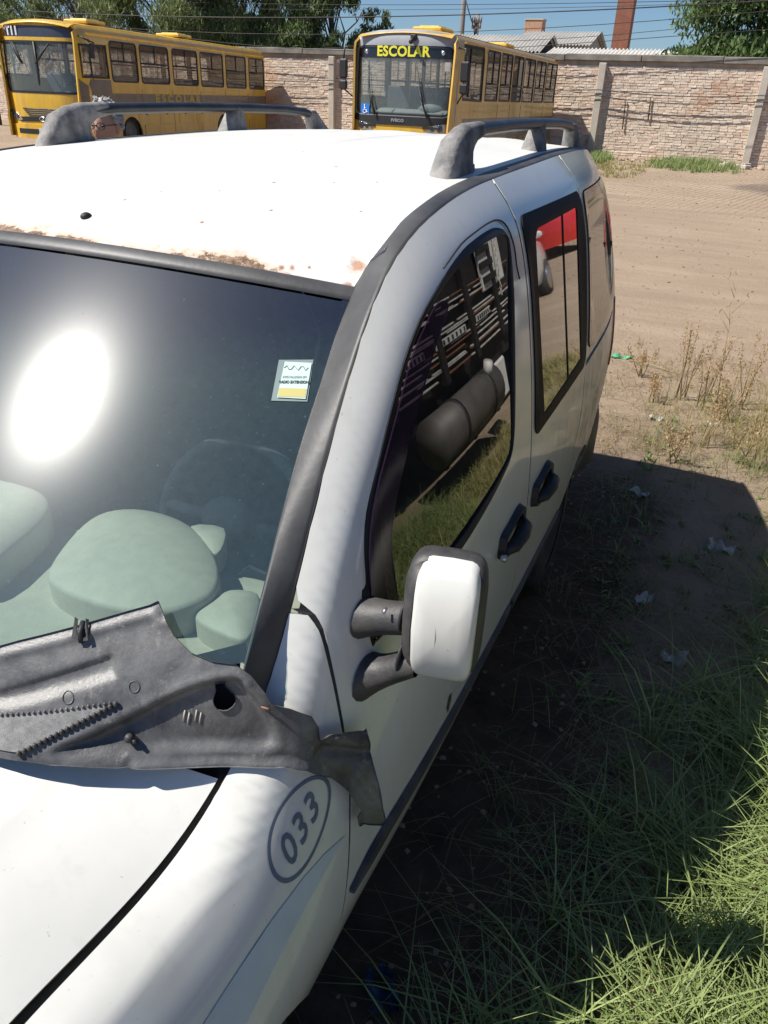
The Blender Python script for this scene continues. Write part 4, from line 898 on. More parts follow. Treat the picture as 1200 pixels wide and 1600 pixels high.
# roof rails
def rail(m):
    s = -1 if m else 1; P = lambda x, y, z: (s*x, y, z)
    xa = lambda y: .592-.012*max(0, (y-2.0))
    top = [(2.2, 1.868), (2.3, 1.8745), (2.6, 1.878), (3.0, 1.877), (3.3, 1.872), (3.48, 1.862), (3.55, 1.850)]
    V = []
    for y, z in top:
        for a in np.linspace(0, 2*math.pi, 12, endpoint=False): V.append(P(xa(y)+.021*math.cos(a), y, z-.016+.0165*math.sin(a)))
    n = 12
    bar = MB().add(V, [(i*n+k, i*n+(k+1) % n, (i+1)*n+(k+1) % n, (i+1)*n+k) for i in range(len(top)-1) for k in range(n)], True)
    return bar
def foot(m, y0, y1, yt0, yt1, zt, wide=.036, lean=0, hump=True):
    s = -1 if m else 1; V = []; L = 6; n = 16
    for j in range(L+1):
        t = j/L; k = t**1.3 if hump else t
        ya = y0+(yt0-y0)*k; yb = y1+(yt1-y1)*(t**.7 if hump else t); w = wide+(.021-wide)*t**.8; yc = (ya+yb)/2; ry = (yb-ya)/2
        zb = float(ROOF(.575, max(1.6, yc))[2])-.004; z = zb+(zt-zb)*t; xc = .592-.012*max(0, yc-2)
        for a in np.linspace(0, 2*math.pi, n, endpoint=False):
            ca, sa = math.cos(a), math.sin(a); e = .55 if j < L else .8
            V.append((s*(xc+w*math.copysign(abs(ca)**e, ca)), yc+ry*math.copysign(abs(sa)**e, sa), z-(.004 if j == 0 else 0)))
    return MB().add(V, [(i*n+k2, i*n+(k2+1) % n, (i+1)*n+(k2+1) % n, (i+1)*n+k2) for i in range(L) for k2 in range(n)]+[tuple(range(L*n, L*n+n))], True)
def front_foot(m):
    # one bent shape that grows out of the roof and turns into the bar
    s = -1 if m else 1; V = []; n = 16
    path = [((2.085, 1.758), .110, .036), ((2.090, 1.785), .096, .034), ((2.112, 1.812), .076, .030), ((2.140, 1.830), .052, .027), ((2.170, 1.844), .034, .0245), ((2.210, 1.853), .0225, .023), ((2.26, 1.858), .0190, .0225)]
    for i, ((y, z), r, w) in enumerate(path):
        ang = [0, 0, 25, 45, 65, 82, 90][i]; ca_, sa_ = math.cos(R_(ang)), math.sin(R_(ang))
        for a in np.linspace(0, 2*math.pi, n, endpoint=False):
            c, d = math.cos(a), math.sin(a); e = .6 if i < 3 else .8; c = math.copysign(abs(c)**e, c); d = math.copysign(abs(d)**e, d)
            V.append((s*(.592+w*c), y+r*d*ca_, z-r*d*sa_*-1 if 0 else z+(-r*d*sa_)))
    return MB().add(V, [(i*n+k2, i*n+(k2+1) % n, (i+1)*n+(k2+1) % n, (i+1)*n+k2) for i in range(len(path)-1) for k2 in range(n)], True)
rails = both('roof_rail', rail, RAILB)
both('rail_foot', front_foot, RAILG, rails)
both('rail_foot', lambda m: foot(m, 2.86, 3.01, 2.93, 2.99, 1.864, hump=False), RAILG, rails)
both('rail_foot', lambda m: foot(m, 3.54, 3.72, 3.50, 3.57, 1.852), RAILG, rails)
# aerial stub
MB().ell((.078, 1.41, 1.682) if 0 else (ROOF(.02, 1.475)[0], 1.475, ROOF(.02, 1.475)[2]), (.011, .013, .009)).build('aerial_base', BLK, van)
# wing mirror
def mirror(m):
    s = -1 if m else 1
    def R3(x, y, z):   # mirror head turned a little about its upright
        a = R_(10); dx, dy = x, y+(1.5*z*z if y < 0 else 0); return (s*(.936+.98*dx*math.cos(a)-dy*math.sin(a)), 1.175+dx*math.sin(a)+dy*math.cos(a), 1.175+z*.85)
    def sec(t, w, h, n=28, e=.42):
        V = []
        for a in np.linspace(0, 2*math.pi, n, endpoint=False):
            c, d = math.cos(a), math.sin(a); V.append((w*math.copysign(abs(c)**e, c), t, h*math.copysign(abs(d)**e, d)))
        return V
    n = 28; lay = [(.055, .060, .118), (.055, .066, .127), (.03, .0685, .131), (.0, .068, .130), (-.022, .064, .126), (-.036, .057, .118), (-.044, .047, .105)]
    V = [R3(*q) for t, w, h in lay for q in sec(t, w, h)]
    F = [(i*n+k, i*n+(k+1) % n, (i+1)*n+(k+1) % n, (i+1)*n+k) for i in range(len(lay)-1) for k in range(n)]+[tuple((len(lay)-1)*n+k for k in range(n))]
    F = F if m else [t[::-1] for t in F]
    head = link('wing_mirror', MB().add(V, F, True).mesh('wing_mirror'), BLKD, van)
    # painted cap over the front face
    lay = [(-.010, .0535, .130), (-.036, .0530, .1290), (-.0455, .0500, .1245), (-.0485, .0440, .113), (-.0500, .028, .075), (-.0506, .010, .03)]
    V = []
    for t, w, h in lay:
        for q in sec(t, w, h, e=.34):
            V.append(R3(q[0]+.006, q[1]-.001, q[2]+.003))
    F = [(i*n+k, i*n+(k+1) % n, (i+1)*n+(k+1) % n, (i+1)*n+k) for i in range(len(lay)-1) for k in range(n)]
    F += [tuple((len(lay)-1)*n+k for k in range(n))]
    link('mirror_cap', MB().add(V, F if m else [t[::-1] for t in F], True).mesh('mirror_cap'), PAINT, head)
    link('mirror_glass', MB().add([R3(a, .052, b) for a, b in roundrect(-.054, -.112, .054, .112, .03)], [tuple(range(20)) if not m else tuple(range(19, -1, -1))]).mesh('mirror_glass'), mat('silvered_glass', (.9, .9, .9), .02, 1, var=0), head)
    for (yb, zb, zt, rb_, rt, rz) in ((1.195, 1.118, 1.163, .030, .029, .036), (1.175, 1.000, 1.075, .034, .030, .046)):
        a = np.array(SIDE(yb, zb))+np.array((-.012, 0, 0)); b2 = np.array((.90, 1.18, zt)); mb = MB(); V = []; L = 7; nn = 16
        for j in range(L):
            t = j/(L-1); c = a+(b2-a)*t; k = 1-t; ry = rt+(rb_*1.5-rt)*k**4; rzz = rt*1.05+(rz*1.15-rt)*k**4
            for q in np.linspace(0, 2*math.pi, nn, endpoint=False): V.append((s*c[0], c[1]+ry*math.cos(q), c[2]+rzz*math.sin(q)))
        F = [(i*nn+k, i*nn+(k+1) % nn, (i+1)*nn+(k+1) % nn, (i+1)*nn+k) for i in range(L-1) for k in range(nn)]
        mb.add(V, F if m else [t[::-1] for t in F], True); arm_ = mb.build('mirror_arm', BLKD, head)
        e_ = MB(); e_.tube([(s*.868, 1.181-.0, zt), (s*.872, 1.181, zt)], rt*1.12, 16); e_.build('arm_collar', BLK, arm_)
        if zt > 1.1: e_ = MB(); e_.tube([(s*.842, 1.181-rt*.75, zt+rt*.6), (s*.842, 1.181-rt*1.1, zt+rt*.45)], .0028, 6); e_.build('screw', CHROME, arm_)
mirror(False); mirror(True)
# ---- marks on the wing
BLUEG = mat('blue_grey_vinyl', (.10, .14, .20), .35, var=.1, scale=20); STRP = mat('pale_blue_vinyl', (.50, .57, .63), .35, var=.05, scale=12, coat=.4)
def on_wing(y, z, o=.0016): p = SIDE(y, z); return (p[0]+o, p[1], p[2])
cy, cz = .943, .8625; ea = math.atan2(.075, .165); 
def ell2(t, k): # slanting ellipse ring on the wing
    a, b = .088*k, .062*k; u, v = a*math.cos(t), b*math.sin(t); return (cy+u*math.cos(ea)-v*math.sin(ea)*.9, cz+u*math.sin(ea)+v*math.cos(ea)*.9)
ring = MB(); K = 64
V = [on_wing(*ell2(2*math.pi*i/K, k)) for i in range(K) for k in (1.0, .955, .915)]
ring.add(V, [(i*3+j, ((i+1) % K)*3+j, ((i+1) % K)*3+j+1, i*3+j+1) for i in range(K) for j in range(2)], True); link('number_ring', ring.mesh('number_ring'), BLUEG, wings[0])
tx = text_on('033', .083, lambda x, y: on_wing(cy-.002+x*math.cos(ea*.55)*.78-y*math.sin(ea*.2), cz-.001+x*math.sin(ea*.75)*.85+y*.80, .0018), .0008, 1.12, shear=.12); link('number_033', tx.mesh('number_033'), BLUEG, wings[0])
sp = [(1.035, .757), (.97, .779), (.908, .789), (.82, .789), (.694, .782), (.60, .776), (.45, .76), (.45, .66), (.60, .68), (.705, .705), (.809, .728), (.907, .744), (.98, .751)]
link('wing_stripe', panel(SIDE, sp, step=.03, rim=0, off=.0012).mesh('wing_stripe'), STRP, wings[0])
link('door_scrape', MB().add([on_wing(1.52+.006*a, .66+.01*b, .0015) for a, b in ((0, 0), (3, -3), (5, 0), (4, 3), (1, 3.5))], [(0, 1, 2, 3, 4)]).mesh('door_scrape'), BLKD, doors[0])
# ================================================================== loose scuttle panel lying over the screen foot and the wing
CO = np.array([0.678, 0.977, 1.0093]); C1 = np.array([0.829, 0.5465, -0.1187]); C2 = np.array([0.0, 0.2123, 0.9772]); C3 = np.array([0.5592, -0.8101, 0.176])
COUT = [[-0.6892, 0.0946], [-0.3845, 0.1137], [-0.3548, 0.1253], [-0.2789, 0.151], [-0.2514, 0.1609], [-0.1619, 0.1936], [-0.1496, 0.2013], [-0.1404, 0.1841], [-0.1227, 0.1573], [-0.095, 0.1378], [-0.0634, 0.1305], [-0.0274, 0.1302], [-0.0062, 0.118], [0.0195, 0.0877], [0.0319, 0.0669], [0.0626, 0.0551], [0.0986, 0.0345], [0.1127, 0.0115], [0.118, -0.0152], [0.1331, -0.0108], [0.1588, -0.0122], [0.2, -0.0285], [0.2063, -0.0273], [0.222, -0.0737], [0.2271, -0.0987], [0.2429, -0.1429], [0.2575, -0.1934], [0.2736, -0.2421], [0.2674, -0.2496], [0.2121, -0.215], [0.2056, -0.1917], [0.2126, -0.1829], [0.1823, -0.1316], [0.1446, -0.0888], [0.0986, -0.052], [0.0584, -0.0379], [-0.0223, -0.0414], [-0.1683, -0.0353], [-0.2928, -0.0302], [-0.3672, -0.0278], [-0.7068, -0.0197]]
CANC = np.array([[-0.6892, 0.0946, -0.1907], [-0.7068, -0.0197, -0.1646], [-0.3845, 0.1137, -0.0504], [-0.2789, 0.151, -0.0441], [-0.157, 0.1942, -0.041], [-0.0642, 0.1286, 0.0226], [-0.0132, 0.1199, 0.0363], [-0.3672, -0.0278, 0.0351], [-0.1992, -0.0327, 0.0578], [-0.0223, -0.0414, 0.046], [0.0624, 0.0106, 0.0472], [0.0986, 0.0345, 0.0262], [0.0986, -0.052, 0.051], [0.156, -0.0231, 0.0003], [0.1823, -0.1316, 0.0057], [0.2174, -0.0812, -0.0251], [0.2713, -0.2464, -0.0467], [0.2121, -0.215, -0.0079]])
def _phi(r2): return np.where(r2 > 0, r2*np.log(r2+1e-12), 0)
_U = CANC[:, :2]*4; _n = len(_U); _K = _phi(((_U[:, None]-_U[None])**2).sum(-1))+np.eye(_n)*.01
_W = np.linalg.solve(np.block([[_K, np.c_[np.ones(_n), _U]], [np.r_[[np.ones(_n)], _U.T], np.zeros((3, 3))]]), np.r_[CANC[:, 2], 0, 0, 0])
def cowl_h(a, b):
    u = np.array([a, b])*4; return float(_phi(((_U-u)**2).sum(-1))@_W[:_n]+_W[_n]+u@_W[_n+1:])
POD = [(-0.289, -0.0186), (-0.2329, 0.0169), (-0.1728, 0.0463), (-0.0923, 0.0904), (-0.0293, 0.1123), (-0.0039, 0.0951), (0.0287, 0.0535), (0.0463, -0.0113), (-0.0859, -0.0203)]
KEY = smoothpoly([(-0.0569, 0.0965), (-0.0414, 0.0973), (-0.0409, 0.0883), (-0.0264, 0.0767), (-0.0235, 0.0625), (-0.0344, 0.0493), (-0.0502, 0.0498), (-0.0579, 0.0635), (-0.0539, 0.0797)], k=2)
REC = [(-0.46, 0.04), (-0.3777, 0.0591), (-0.2075, 0.1255), (-0.2007, 0.09), (-0.3559, 0.0365), (-0.46, 0.02)]
def seg_d(q, a, b):
    a = np.array(a); b = np.array(b); q = np.array(q); t = np.clip(((q-a)@(b-a))/((b-a)@(b-a)), 0, 1); return float(np.linalg.norm(q-a-(b-a)*t))
def poly_d(q, P): return min(seg_d(q, P[i], P[(i+1) % len(P)]) for i in range(len(P)))
def sstep(x): x = min(1, max(0, x)); return x*x*(3-2*x)
def _sd(A, B, p, q):
    dx, dy = q[0]-p[0], q[1]-p[1]; t = np.clip(((A-p[0])*dx+(B-p[1])*dy)/(dx*dx+dy*dy+1e-12), 0, 1); return np.hypot(A-p[0]-dx*t, B-p[1]-dy*t)
def _ss(x): x = np.clip(x, 0, 1); return x*x*(3-2*x)
_ga = np.arange(-.78, .30, .0025); _gb = np.arange(-.27, .23, .0025); _A, _B = np.meshgrid(_ga, _gb, indexing='ij'); _Q = np.c_[_A.ravel(), _B.ravel()]
_H = np.full(len(_Q), _W[_n])+(_Q*4)@_W[_n+1:]
for _i in range(_n): _H += _phi(((_Q*4-_U[_i])**2).sum(1))*_W[_i]
_H = _H.reshape(_A.shape); _L = _A < .08
def _pd(P, cl=True): return np.min([_sd(_A, _B, P[i], P[(i+1) % len(P)]) for i in range(len(P) if cl else len(P)-1)], 0)
_PS = smoothpoly(POD, k=4); _in = inmany(_Q, _PS).reshape(_A.shape)
_H = _H-np.where(_in & _L, .015*_ss(_pd(_PS)/.016), 0)+np.where(~_in & _L, .006*np.exp(-(_pd(_PS[:20], False)/.008)**2), 0)
_H -= np.where(inmany(_Q, REC).reshape(_A.shape), .010*_ss(_pd(REC)/.010), 0)
_H += np.where(_L, .007*_ss(1-np.abs(_pd([tuple(q) for q in COUT[1:8]], False)-.012)/.009), 0)
_R = 1/(1+np.exp(-(_A-.085)/.006))
_H += _R*(.015*_ss(1-_sd(_A, _B, (.155, -.018), (.205, -.050))/.020)-.014*np.exp(-(_sd(_A, _B, (.125, -.036), (.22, -.082))/.008)**2)+.007*np.exp(-(_sd(_A, _B, (.20, -.10), (.262, -.20))/.009)**2)-.006*np.exp(-(_sd(_A, _B, (.105, -.01), (.17, -.12))/.012)**2))
_e = _pd([tuple(q) for q in COUT[29:38]], False); _H += np.where(_B < .02, .006*np.exp(-(_e/.006)**2)-.004*np.exp(-((_e-.013)/.006)**2), 0)
_H = _gs(_gs(_H, 1.4, 0), 1.4, 1)
def COWL(a, b):
    u = min(max((a+.78)/.0025, 0), len(_ga)-1.001); v = min(max((b+.27)/.0025, 0), len(_gb)-1.001); i, j = int(u), int(v); u -= i; v -= j
    h = (_H[i, j]*(1-v)+_H[i, j+1]*v)*(1-u)+(_H[i+1, j]*(1-v)+_H[i+1, j+1]*v)*u
    return CO+C1*a+C2*b+C3*h
def cowl_mat():
    m = newmat('aged_black_scuttle_plastic'); n, l = nt(m); b = n['Principled BSDF']; tc = n.new('ShaderNodeTexCoord'); ob = tc.outputs['Object']
    c = ramp(n, l, noise(n, l, 9, 7, ob, .68, .4), .32, .68, (.035, .036, .040), (.20, .198, .195))
    c = mixc(n, l, ramp(n, l, noise(n, l, 26, 6, ob, .75), .58, .72), c, (.28, .26, .24))
    sx = n.new('ShaderNodeSeparateXYZ'); l.new(ob, sx.inputs[0])
    k = n.new('ShaderNodeMapRange'); k.inputs[1].default_value = .66; k.inputs[2].default_value = .86; l.new(sx.outputs[0], k.inputs[0])
    e = ramp(n, l, noise(n, l, 14, 7, ob, .72), .45, .66); c = mixc(n, l, math_(n, l, 'MULTIPLY', e, k.outputs[0]), c, (.30, .20, .13))
    l.new(c, b.inputs['Base Color']); b.inputs['Roughness'].default_value = .40
    bu = n.new('ShaderNodeBump'); bu.inputs['Strength'].default_value = .5; bu.inputs['Distance'].default_value = .0015; l.new(noise(n, l, 160, 5, ob, .7), bu.inputs['Height']); l.new(bu.outputs[0], b.inputs['Normal'])
    return m
COWLM = cowl_mat(); MESHM = mat('grey_mesh_insert', (.20, .20, .195), .7, var=.2, scale=80, bump=.9, bscale=900, dist=.002, col2=(.32, .31, .30))
cow = empty('scuttle_panel', tuple(COWL(-.05, 0)), 'loose weathered black plastic panel at the foot of the windscreen, draped over the wing', 'car part')
bpy.context.view_layer.update(); INV = cow.matrix_world.inverted()
def cpart(name, mb, m, par=cow):
    mb.v = [tuple(INV @ Vector(q)) for q in mb.v]; o = mb.build(name, m, par); return o
cpan = cpart('panel_body', panel(COWL, COUT, [KEY], step=.0036, rim=.0035, edge=.004, flip=True), COWLM)
# wing underside flange (gives the edge its depth)
# upper flange clip, peg, button marks, mesh insert with its rows of beads
def CP(a, b, o=0):
    p = COWL(a, b); h = 1e-3; nn = np.cross(COWL(a+h, b)-COWL(a-h, b), COWL(a, b+h)-COWL(a, b-h)); nn /= np.linalg.norm(nn); nn = nn if nn@C3 > 0 else -nn; return p+nn*o
m_ = MB(); m_.tube([CP(-.1813, .003, 0), CP(-.1813, .003, .014)], .007, 10); m_.tube([CP(-.178, .001, .006), CP(-.172, -.003, .016), CP(-.170, -.005, .010)], .0035, 6); cpart('peg', m_, BLKD)
m_ = MB(); 
for da in (-.010, .006): m_.add([tuple(CP(-.2640+da, .1670, .002)), tuple(CP(-.2640+da+.005, .1650, .002)), tuple(CP(-.2640+da+.007, .140, .010)), tuple(CP(-.2640+da, .139, .010))], [(0, 1, 2, 3)])
m_.tube([CP(-.262, .160, 0), CP(-.262, .146, .008), CP(-.261, .134, .003)], .005, 6); cpart('clip', m_, BLK)
for a, b in ((-.1781, .0809), (-.2748, .059)):
    m_ = MB(); m_.tube([CP(a+.008*math.cos(t), b+.008*math.sin(t), .0004) for t in np.linspace(0, 2*math.pi, 17)], .0011, 4, cap=False); cpart('button_mark', m_, COWLM)
m_ = MB()
for k, (a, b) in enumerate(((-.102, .033), (-.095, .029), (-.084, .034), (-.077, .030))): m_.tube([CP(a, b-.006, .0005), CP(a+.002, b+.012, .001)], .0017, 4)
cpart('raised_mark', m_, mat('pale_scuffs', (.42, .38, .33), .8))
gp = [(-.46, -.014), (-.46, .012), (-.3756, 0.0264), (-0.206, 0.0560), (-0.3382, -0.0175), (-0.3704, -0.0175)]
cpart('mesh_insert', panel(lambda a, b: CP(a, b, .003), gp, step=.012, rim=0, flip=True), MESHM)
for (a0, b0, a1, b1, nb, rr) in ((-.2034, .0560, -.3382, -.0185, 19, .0042), (-.2034, .0580, -.40, .0215, 26, .0026)):
    for k in range(nb):
        t = k/(nb-1); q = CP(a0+(a1-a0)*t, b0+(b1-b0)*t, .004); m_ = MB(); m_.ell(q, (rr, rr, rr*1.2), 8, 5); cpart('edge_bead', m_, BLKD if rr > .004 else COWLM)
m_ = MB(); m_.tube([CP(.018, .062, .002), CP(.026, .064, .010), CP(.030, .058, .004)], .0018, 5); cpart('wire_clip', m_, mat('rusty_wire', (.25, .13, .07), .8))
# ================================================================== buses (local axes: origin on the ground under the nose, x its left, y to its tail)
YEL = mat('school_bus_yellow', (.76, .46, .03), .35, coat=.6, var=.06, scale=1.5); YEL2 = mat('faded_bus_yellow', (.68, .42, .08), .42, coat=.4, var=.10, scale=1.2)
GRYB = mat('grey_brown_band', (.135, .115, .10), .45, coat=.4, var=.08); MASK = mat('grey_bus_mask', (.30, .31, .32), .35, coat=.6, var=.06); GRIL = mat('dark_bus_plastic', (.02, .02, .022), .5)
LETY = mat('yellow_lettering', (.58, .42, .06), .5, var=.05); LETB = mat('bright_yellow_lettering', (.75, .72, .05), .5, var=.03); LETW = mat('white_lettering', (.8, .8, .8), .5, var=.02); BLUE = mat('access_blue', (.01, .16, .55), .4, var=.02)
BG = glass('bus_window_glass', (.66, .66, .64), 1.3, .02, .09, (.42, .40, .36), dscale=3); BGF = glass('bus_windscreen_glass', (.84, .90, .88), 1.6, .02, .17, (.42, .47, .46), dscale=3)
def grime(mt):
    n, l = nt(mt); b = n['Principled BSDF']; src = b.inputs['Base Color'].links[0].from_socket; tc = n.new('ShaderNodeTexCoord'); mp = n.new('ShaderNodeMapping'); mp.inputs['Scale'].default_value = (3, 3, .45); l.new(tc.outputs['Object'], mp.inputs[0])
    f = ramp(n, l, noise(n, l, 1.6, 8, mp.outputs[0], .7), .42, .72, (0,)*3, (.55,)*3); l.new(mixc(n, l, f, src, (.30, .21, .11)), b.inputs['Base Color'])
for _m in (YEL, YEL2, GRYB): grime(_m)
DASHM = mat('bus_dashboard_grey', (.17, .19, .19), .6); SEATB = mat('blue_grey_bus_seat', (.10, .12, .15), .8, scale=6); LAMP = mat('headlight_reflector', (.65, .66, .68), .15, .8, var=.15, scale=30); ORL = mat('amber_lens', (.6, .2, .02), .3); PLATE = mat('number_plate_grey', (.5, .5, .5), .5)
CEIL = mat('bus_ceiling', (.5, .5, .48), .7); PAPER = mat('off_white', (.7, .7, .66), .7)
def bus(x, y, rz, gz0, L, hw, top, label, kind):
    b = empty('school_bus', (x, y, gz0), label, 'bus', 'school buses parked by the wall', rz)
    Z = lambda z: z-gz0      # world heights below are turned into local ones
    old = kind == 'old'; Y_ = YEL if old else YEL2
    zr = Z(top)-.30
    def S(s):
        def f(yy, z):
            k = max(0, (z-zr)/.30); xx = hw-.17*k**2.2; fr = max(0, (.5-yy)/.5); xx -= .10*fr**2.5*(1 if z > .9 else .6); bk = max(0, (yy-(L-.25))/.25); xx -= .06*bk**2
            return (s*xx, yy, z)
        return f
    sk = .36
    def part(name, m, mt, par=None, **k): return link(name, m.mesh(name), mt, par or b, **k)
    if old: wins = [(1.58, 2.98, 1.93, 2.92), (3.12, 4.80, 1.92, 2.92), (5.01, 6.70, 1.91, 2.92), (6.88, 8.62, 1.90, 2.92), (8.82, 10.56, 1.89, 2.92), (10.80, 12.26, 1.88, 2.92)]; wz = [2.44]*6
    else: wins = [(2.45, 3.62, 1.84, 2.98), (3.76, 4.88, 1.84, 2.98), (5.0, 6.10, 1.84, 2.98), (6.20, 7.53, 1.84, 2.98), (7.66, 8.95, 1.84, 2.98), (9.08, L-.25, 1.84, 2.98)]; wz = [2.24]*6
    WB_, DR = (2.05, 3.0), None
    wh = [(2.35, .56), (8.45, .56)] if old else [(2.35, .54), (7.6, .54)]
    drv = [(.22, 2.00), (1.46, 2.00), (1.44, 2.80), (.22, 2.77)] if old else [(.66, 1.84), (2.20, 1.82), (2.20, 3.0), (.58, 2.99)]
    drv = [(a, Z(c)) for a, c in drv]
    for s in (1, -1):
        hol = [[(q[0], Z(q[1])) for q in roundrect(a+.005, c+.005, b2-.005, d-.005, .12 if old else .05)] for a, b2, c, d in wins]+[offset_poly(drv, .01)]
        arcs = [(1.0+.0, sk)]; o = [(.02, sk+.02)]
        for wy, wr in wh: o += [(wy-wr, sk)]+[(wy+wr*math.cos(t), sk+wr*.95*math.sin(t)) for t in np.linspace(math.pi, 0, 12)[1:-1]]+[(wy+wr, sk)]
        o += [(L, sk), (L, Z(top)-.12), (L-.1, Z(top)), (.45, Z(top)), (.12, Z(top)-.18), (.02, Z(1.2))]
        side_ = part('side_panel', panel(S(1), o, hol, step=.28, rim=.05, edge=.16, mirror=s < 0), Y_)
        # painted band along the side
        zb0, zb1 = (Z(1.40), Z(1.66)) if old else (Z(.62), Z(1.46))
        bands = [(1.50 if old else .75, zb0, L-.01, zb1)]
        for y0, z0, y1, z1 in bands:
            pl = [(y0, z0), (y1, z0), (y1, z1), (y0, z1)] if old else [(y0, z0+.2), (2.0, z0+.35), (5.5, z0+.1), (y1, z0+.1), (y1, z1), (y0, z1)]
            part('painted_band', panel(S(1), pl, step=.5, rim=0, off=.004, edge=.3, mirror=s < 0), GRYB if old else mat('brown_dusty_band', (.16, .12, .10), .4, coat=.3), side_)
        if old: part('painted_band', panel(S(1), [(.10, Z(1.10)), (.10, Z(1.98)), (1.50, Z(1.98)), (1.50, Z(1.10)), (1.1, Z(1.35)), (.5, Z(1.2))], step=.4, rim=0, off=.004, mirror=s < 0), GRYB, side_)
        word = text_on('ESCOLAR', .30 if old else .22, lambda u, v: (s*(hw+.0085), (5.25 if old else 7.6)+u*s*(1.0), Z(1.53 if old else 1.27)+v), .012, 1.55 if old else 1.3, sx=1.65 if old else 1.0)
        part('lettering', word, LETY, side_)
        for k, (a, b2, c, d) in enumerate(wins):
            rr = roundrect(a, c, b2, d, .12 if old else .05); rr = [(q, Z(w)) for q, w in rr]
            inn = offset_poly(rr, .045); f = panel(S(1), rr, [inn], step=.5, rim=.03, off=.008, edge=.25, mirror=s < 0)
            f.box((s*(hw+.0), (a+b2)/2, Z(wz[k])), (.03, b2-a-.06, .045)); f.box((s*hw, (a+b2)/2, Z((wz[k]+d)/2)), (.02, .035, d-wz[k]))
            w = part('window', f, GRIL); part('pane', panel(lambda q, w2: (hw-.012, q, w2), offset_poly(rr, .02), step=.6, rim=0, edge=.4, mirror=s < 0), BG, w)
        rr = smoothpoly(densify(drv, .3), k=1); f = panel(S(1), rr, [offset_poly(rr, .05)], step=.5, rim=.03, off=.009, edge=.3, mirror=s < 0); f.box((s*hw*.99, drv[0][0]+.45, (drv[0][1]+drv[2][1])/2), (.03, .04, 1.0))
        w = part('driver_window', f, GRIL); part('pane', panel(lambda q, w2: (S(1)(q, w2)[0]-.02, q, w2), offset_poly(rr, .02), step=.6, rim=0, edge=.4, mirror=s < 0), BG, w)
        for a, b2, c, d in wins:
            part('panel_joint', MB().box((s*(hw+.002), b2+.08, Z(1.15)), (.006, .012, 1.25)), GRIL, side_)
        part('body_moulding', MB().box((s*(hw+.006), L/2+.7, Z(1.80) if old else Z(1.62)), (.016, L-1.9, .035)), Y_, side_); part('roof_gutter', MB().box((s*(hw-.012), L/2+.2, Z(3.0)+.02), (.03, L-.9, .03)), Y_, side_)
        for q in (3.2, 4.4, 5.6, 6.8, 9.6, 10.8):
            if q < L-.3: part('service_flap', MB().box((s*(hw+.003), q, Z(1.02) if old else Z(.78)), (.012, .85, .34), bev=.004), Y_ if old else mat('dusty_yellow', (.42, .27, .09), .6), side_)
            if q < L-.3: part('flap_catch', MB().box((s*(hw+.012), q, Z(1.12) if old else Z(.9)), (.01, .09, .03)), GRIL, side_)
        for wy, wr in wh:
            part('wheel_well', MB().add([(s*xx, wy+wr*1.0*math.cos(t), sk+wr*.97*math.sin(t)-.01) for t in np.linspace(0, math.pi, 13) for xx in (hw-.55, hw-.03)], [(i*2, i*2+1, i*2+3, i*2+2) for i in range(12)]), GRIL, side_)
            ty = MB(); n = 28; prof = [(-.13, .30), (-.13, .44), (-.10, .49), (.10, .49), (.13, .44), (.13, .30)]; k = 6
            V = [(s*(hw-.19)+s*dx, wy+rr_*math.cos(2*math.pi*i/n), .49+rr_*math.sin(2*math.pi*i/n)) for i in range(n) for dx, rr_ in prof]
            ty.add(V, [(i*k+j, i*k+j+1, ((i+1) % n)*k+j+1, ((i+1) % n)*k+j) for i in range(n) for j in range(k-1)], True); w = part('wheel', ty, TYRE)
            ri = MB(); V = [(s*(hw-.19)+s*dx, wy+rr_*math.cos(2*math.pi*i/16), .49+rr_*math.sin(2*math.pi*i/16)) for i in range(16) for dx, rr_ in ((.125, .31), (.05, .28), (.03, .16), (.10, .12), (.10, .001))]
            ri.add(V, [(i*5+j, i*5+j+1, ((i+1) % 16)*5+j+1, ((i+1) % 16)*5+j) for i in range(16) for j in range(4)], True); part('rim', ri, mat('dirty_steel_rim', (.22, .21, .19), .6, .3), w)
    # roof
    def RF(xx, yy):
        e = max(0, (.45-yy)/.45); e2 = max(0, (yy-L+.3)/.3); return (xx, yy, Z(top)+.10*(1-(abs(xx)/(hw-.17))**2)-.16*e**2-.15*e2**2)
    part('roof', MB().grid(RF, np.linspace(-(hw-.165), hw-.165, 11), [.10, .2, .3, .45]+list(np.linspace(1, L-.3, 12))+[L-.1, L]), Y_)
    for yy, w in ((1.6 if not old else 2.2, .75), (7.2, .85)):
        m = MB(); m.box((.15, yy, Z(top)+.15), (w, .9, .10), bev=.03); m.box((.15, yy, Z(top)+.20), (w*.7, .6, .06), bev=.02); part('roof_hatch', m, Y_ if old else mat('roof_hatch_yellow', (.62, .40, .05), .5))
    # front
    def FR(off=0):
        def f(xx, z):
            k = abs(xx)/hw; yy = .30*k**4; yy += .13*max(0, (z-Z(1.45)))**1.5*.35+.35*max(0, (z-Z(top)+.22))**1.3
            return (xx, yy+off, z)
        return f
    e = hw-.02
    if old: wsr = roundrect(-e+.04, Z(1.60), e-.04, Z(2.80), .18); sg = roundrect(-e+.12, Z(2.88), e-.12, Z(3.14), .10)
    else: wsr = roundrect(-e+.09, Z(1.47), e-.09, Z(2.92), .16); sg = None
    ft = Z(top)+.03
    fo = [(-e, sk+.06), (e, sk+.06), (e, ft-.22), (e*.92, ft-.06), (e*.5, ft+.02), (0, ft+.05), (-e*.5, ft+.02), (-e*.92, ft-.06), (-e, ft-.22)]
    part('front_panel', panel(FR(), fo, [wsr]+([sg] if sg else []), step=.16, rim=.05, edge=.12, flip=False), Y_ if old else YEL)
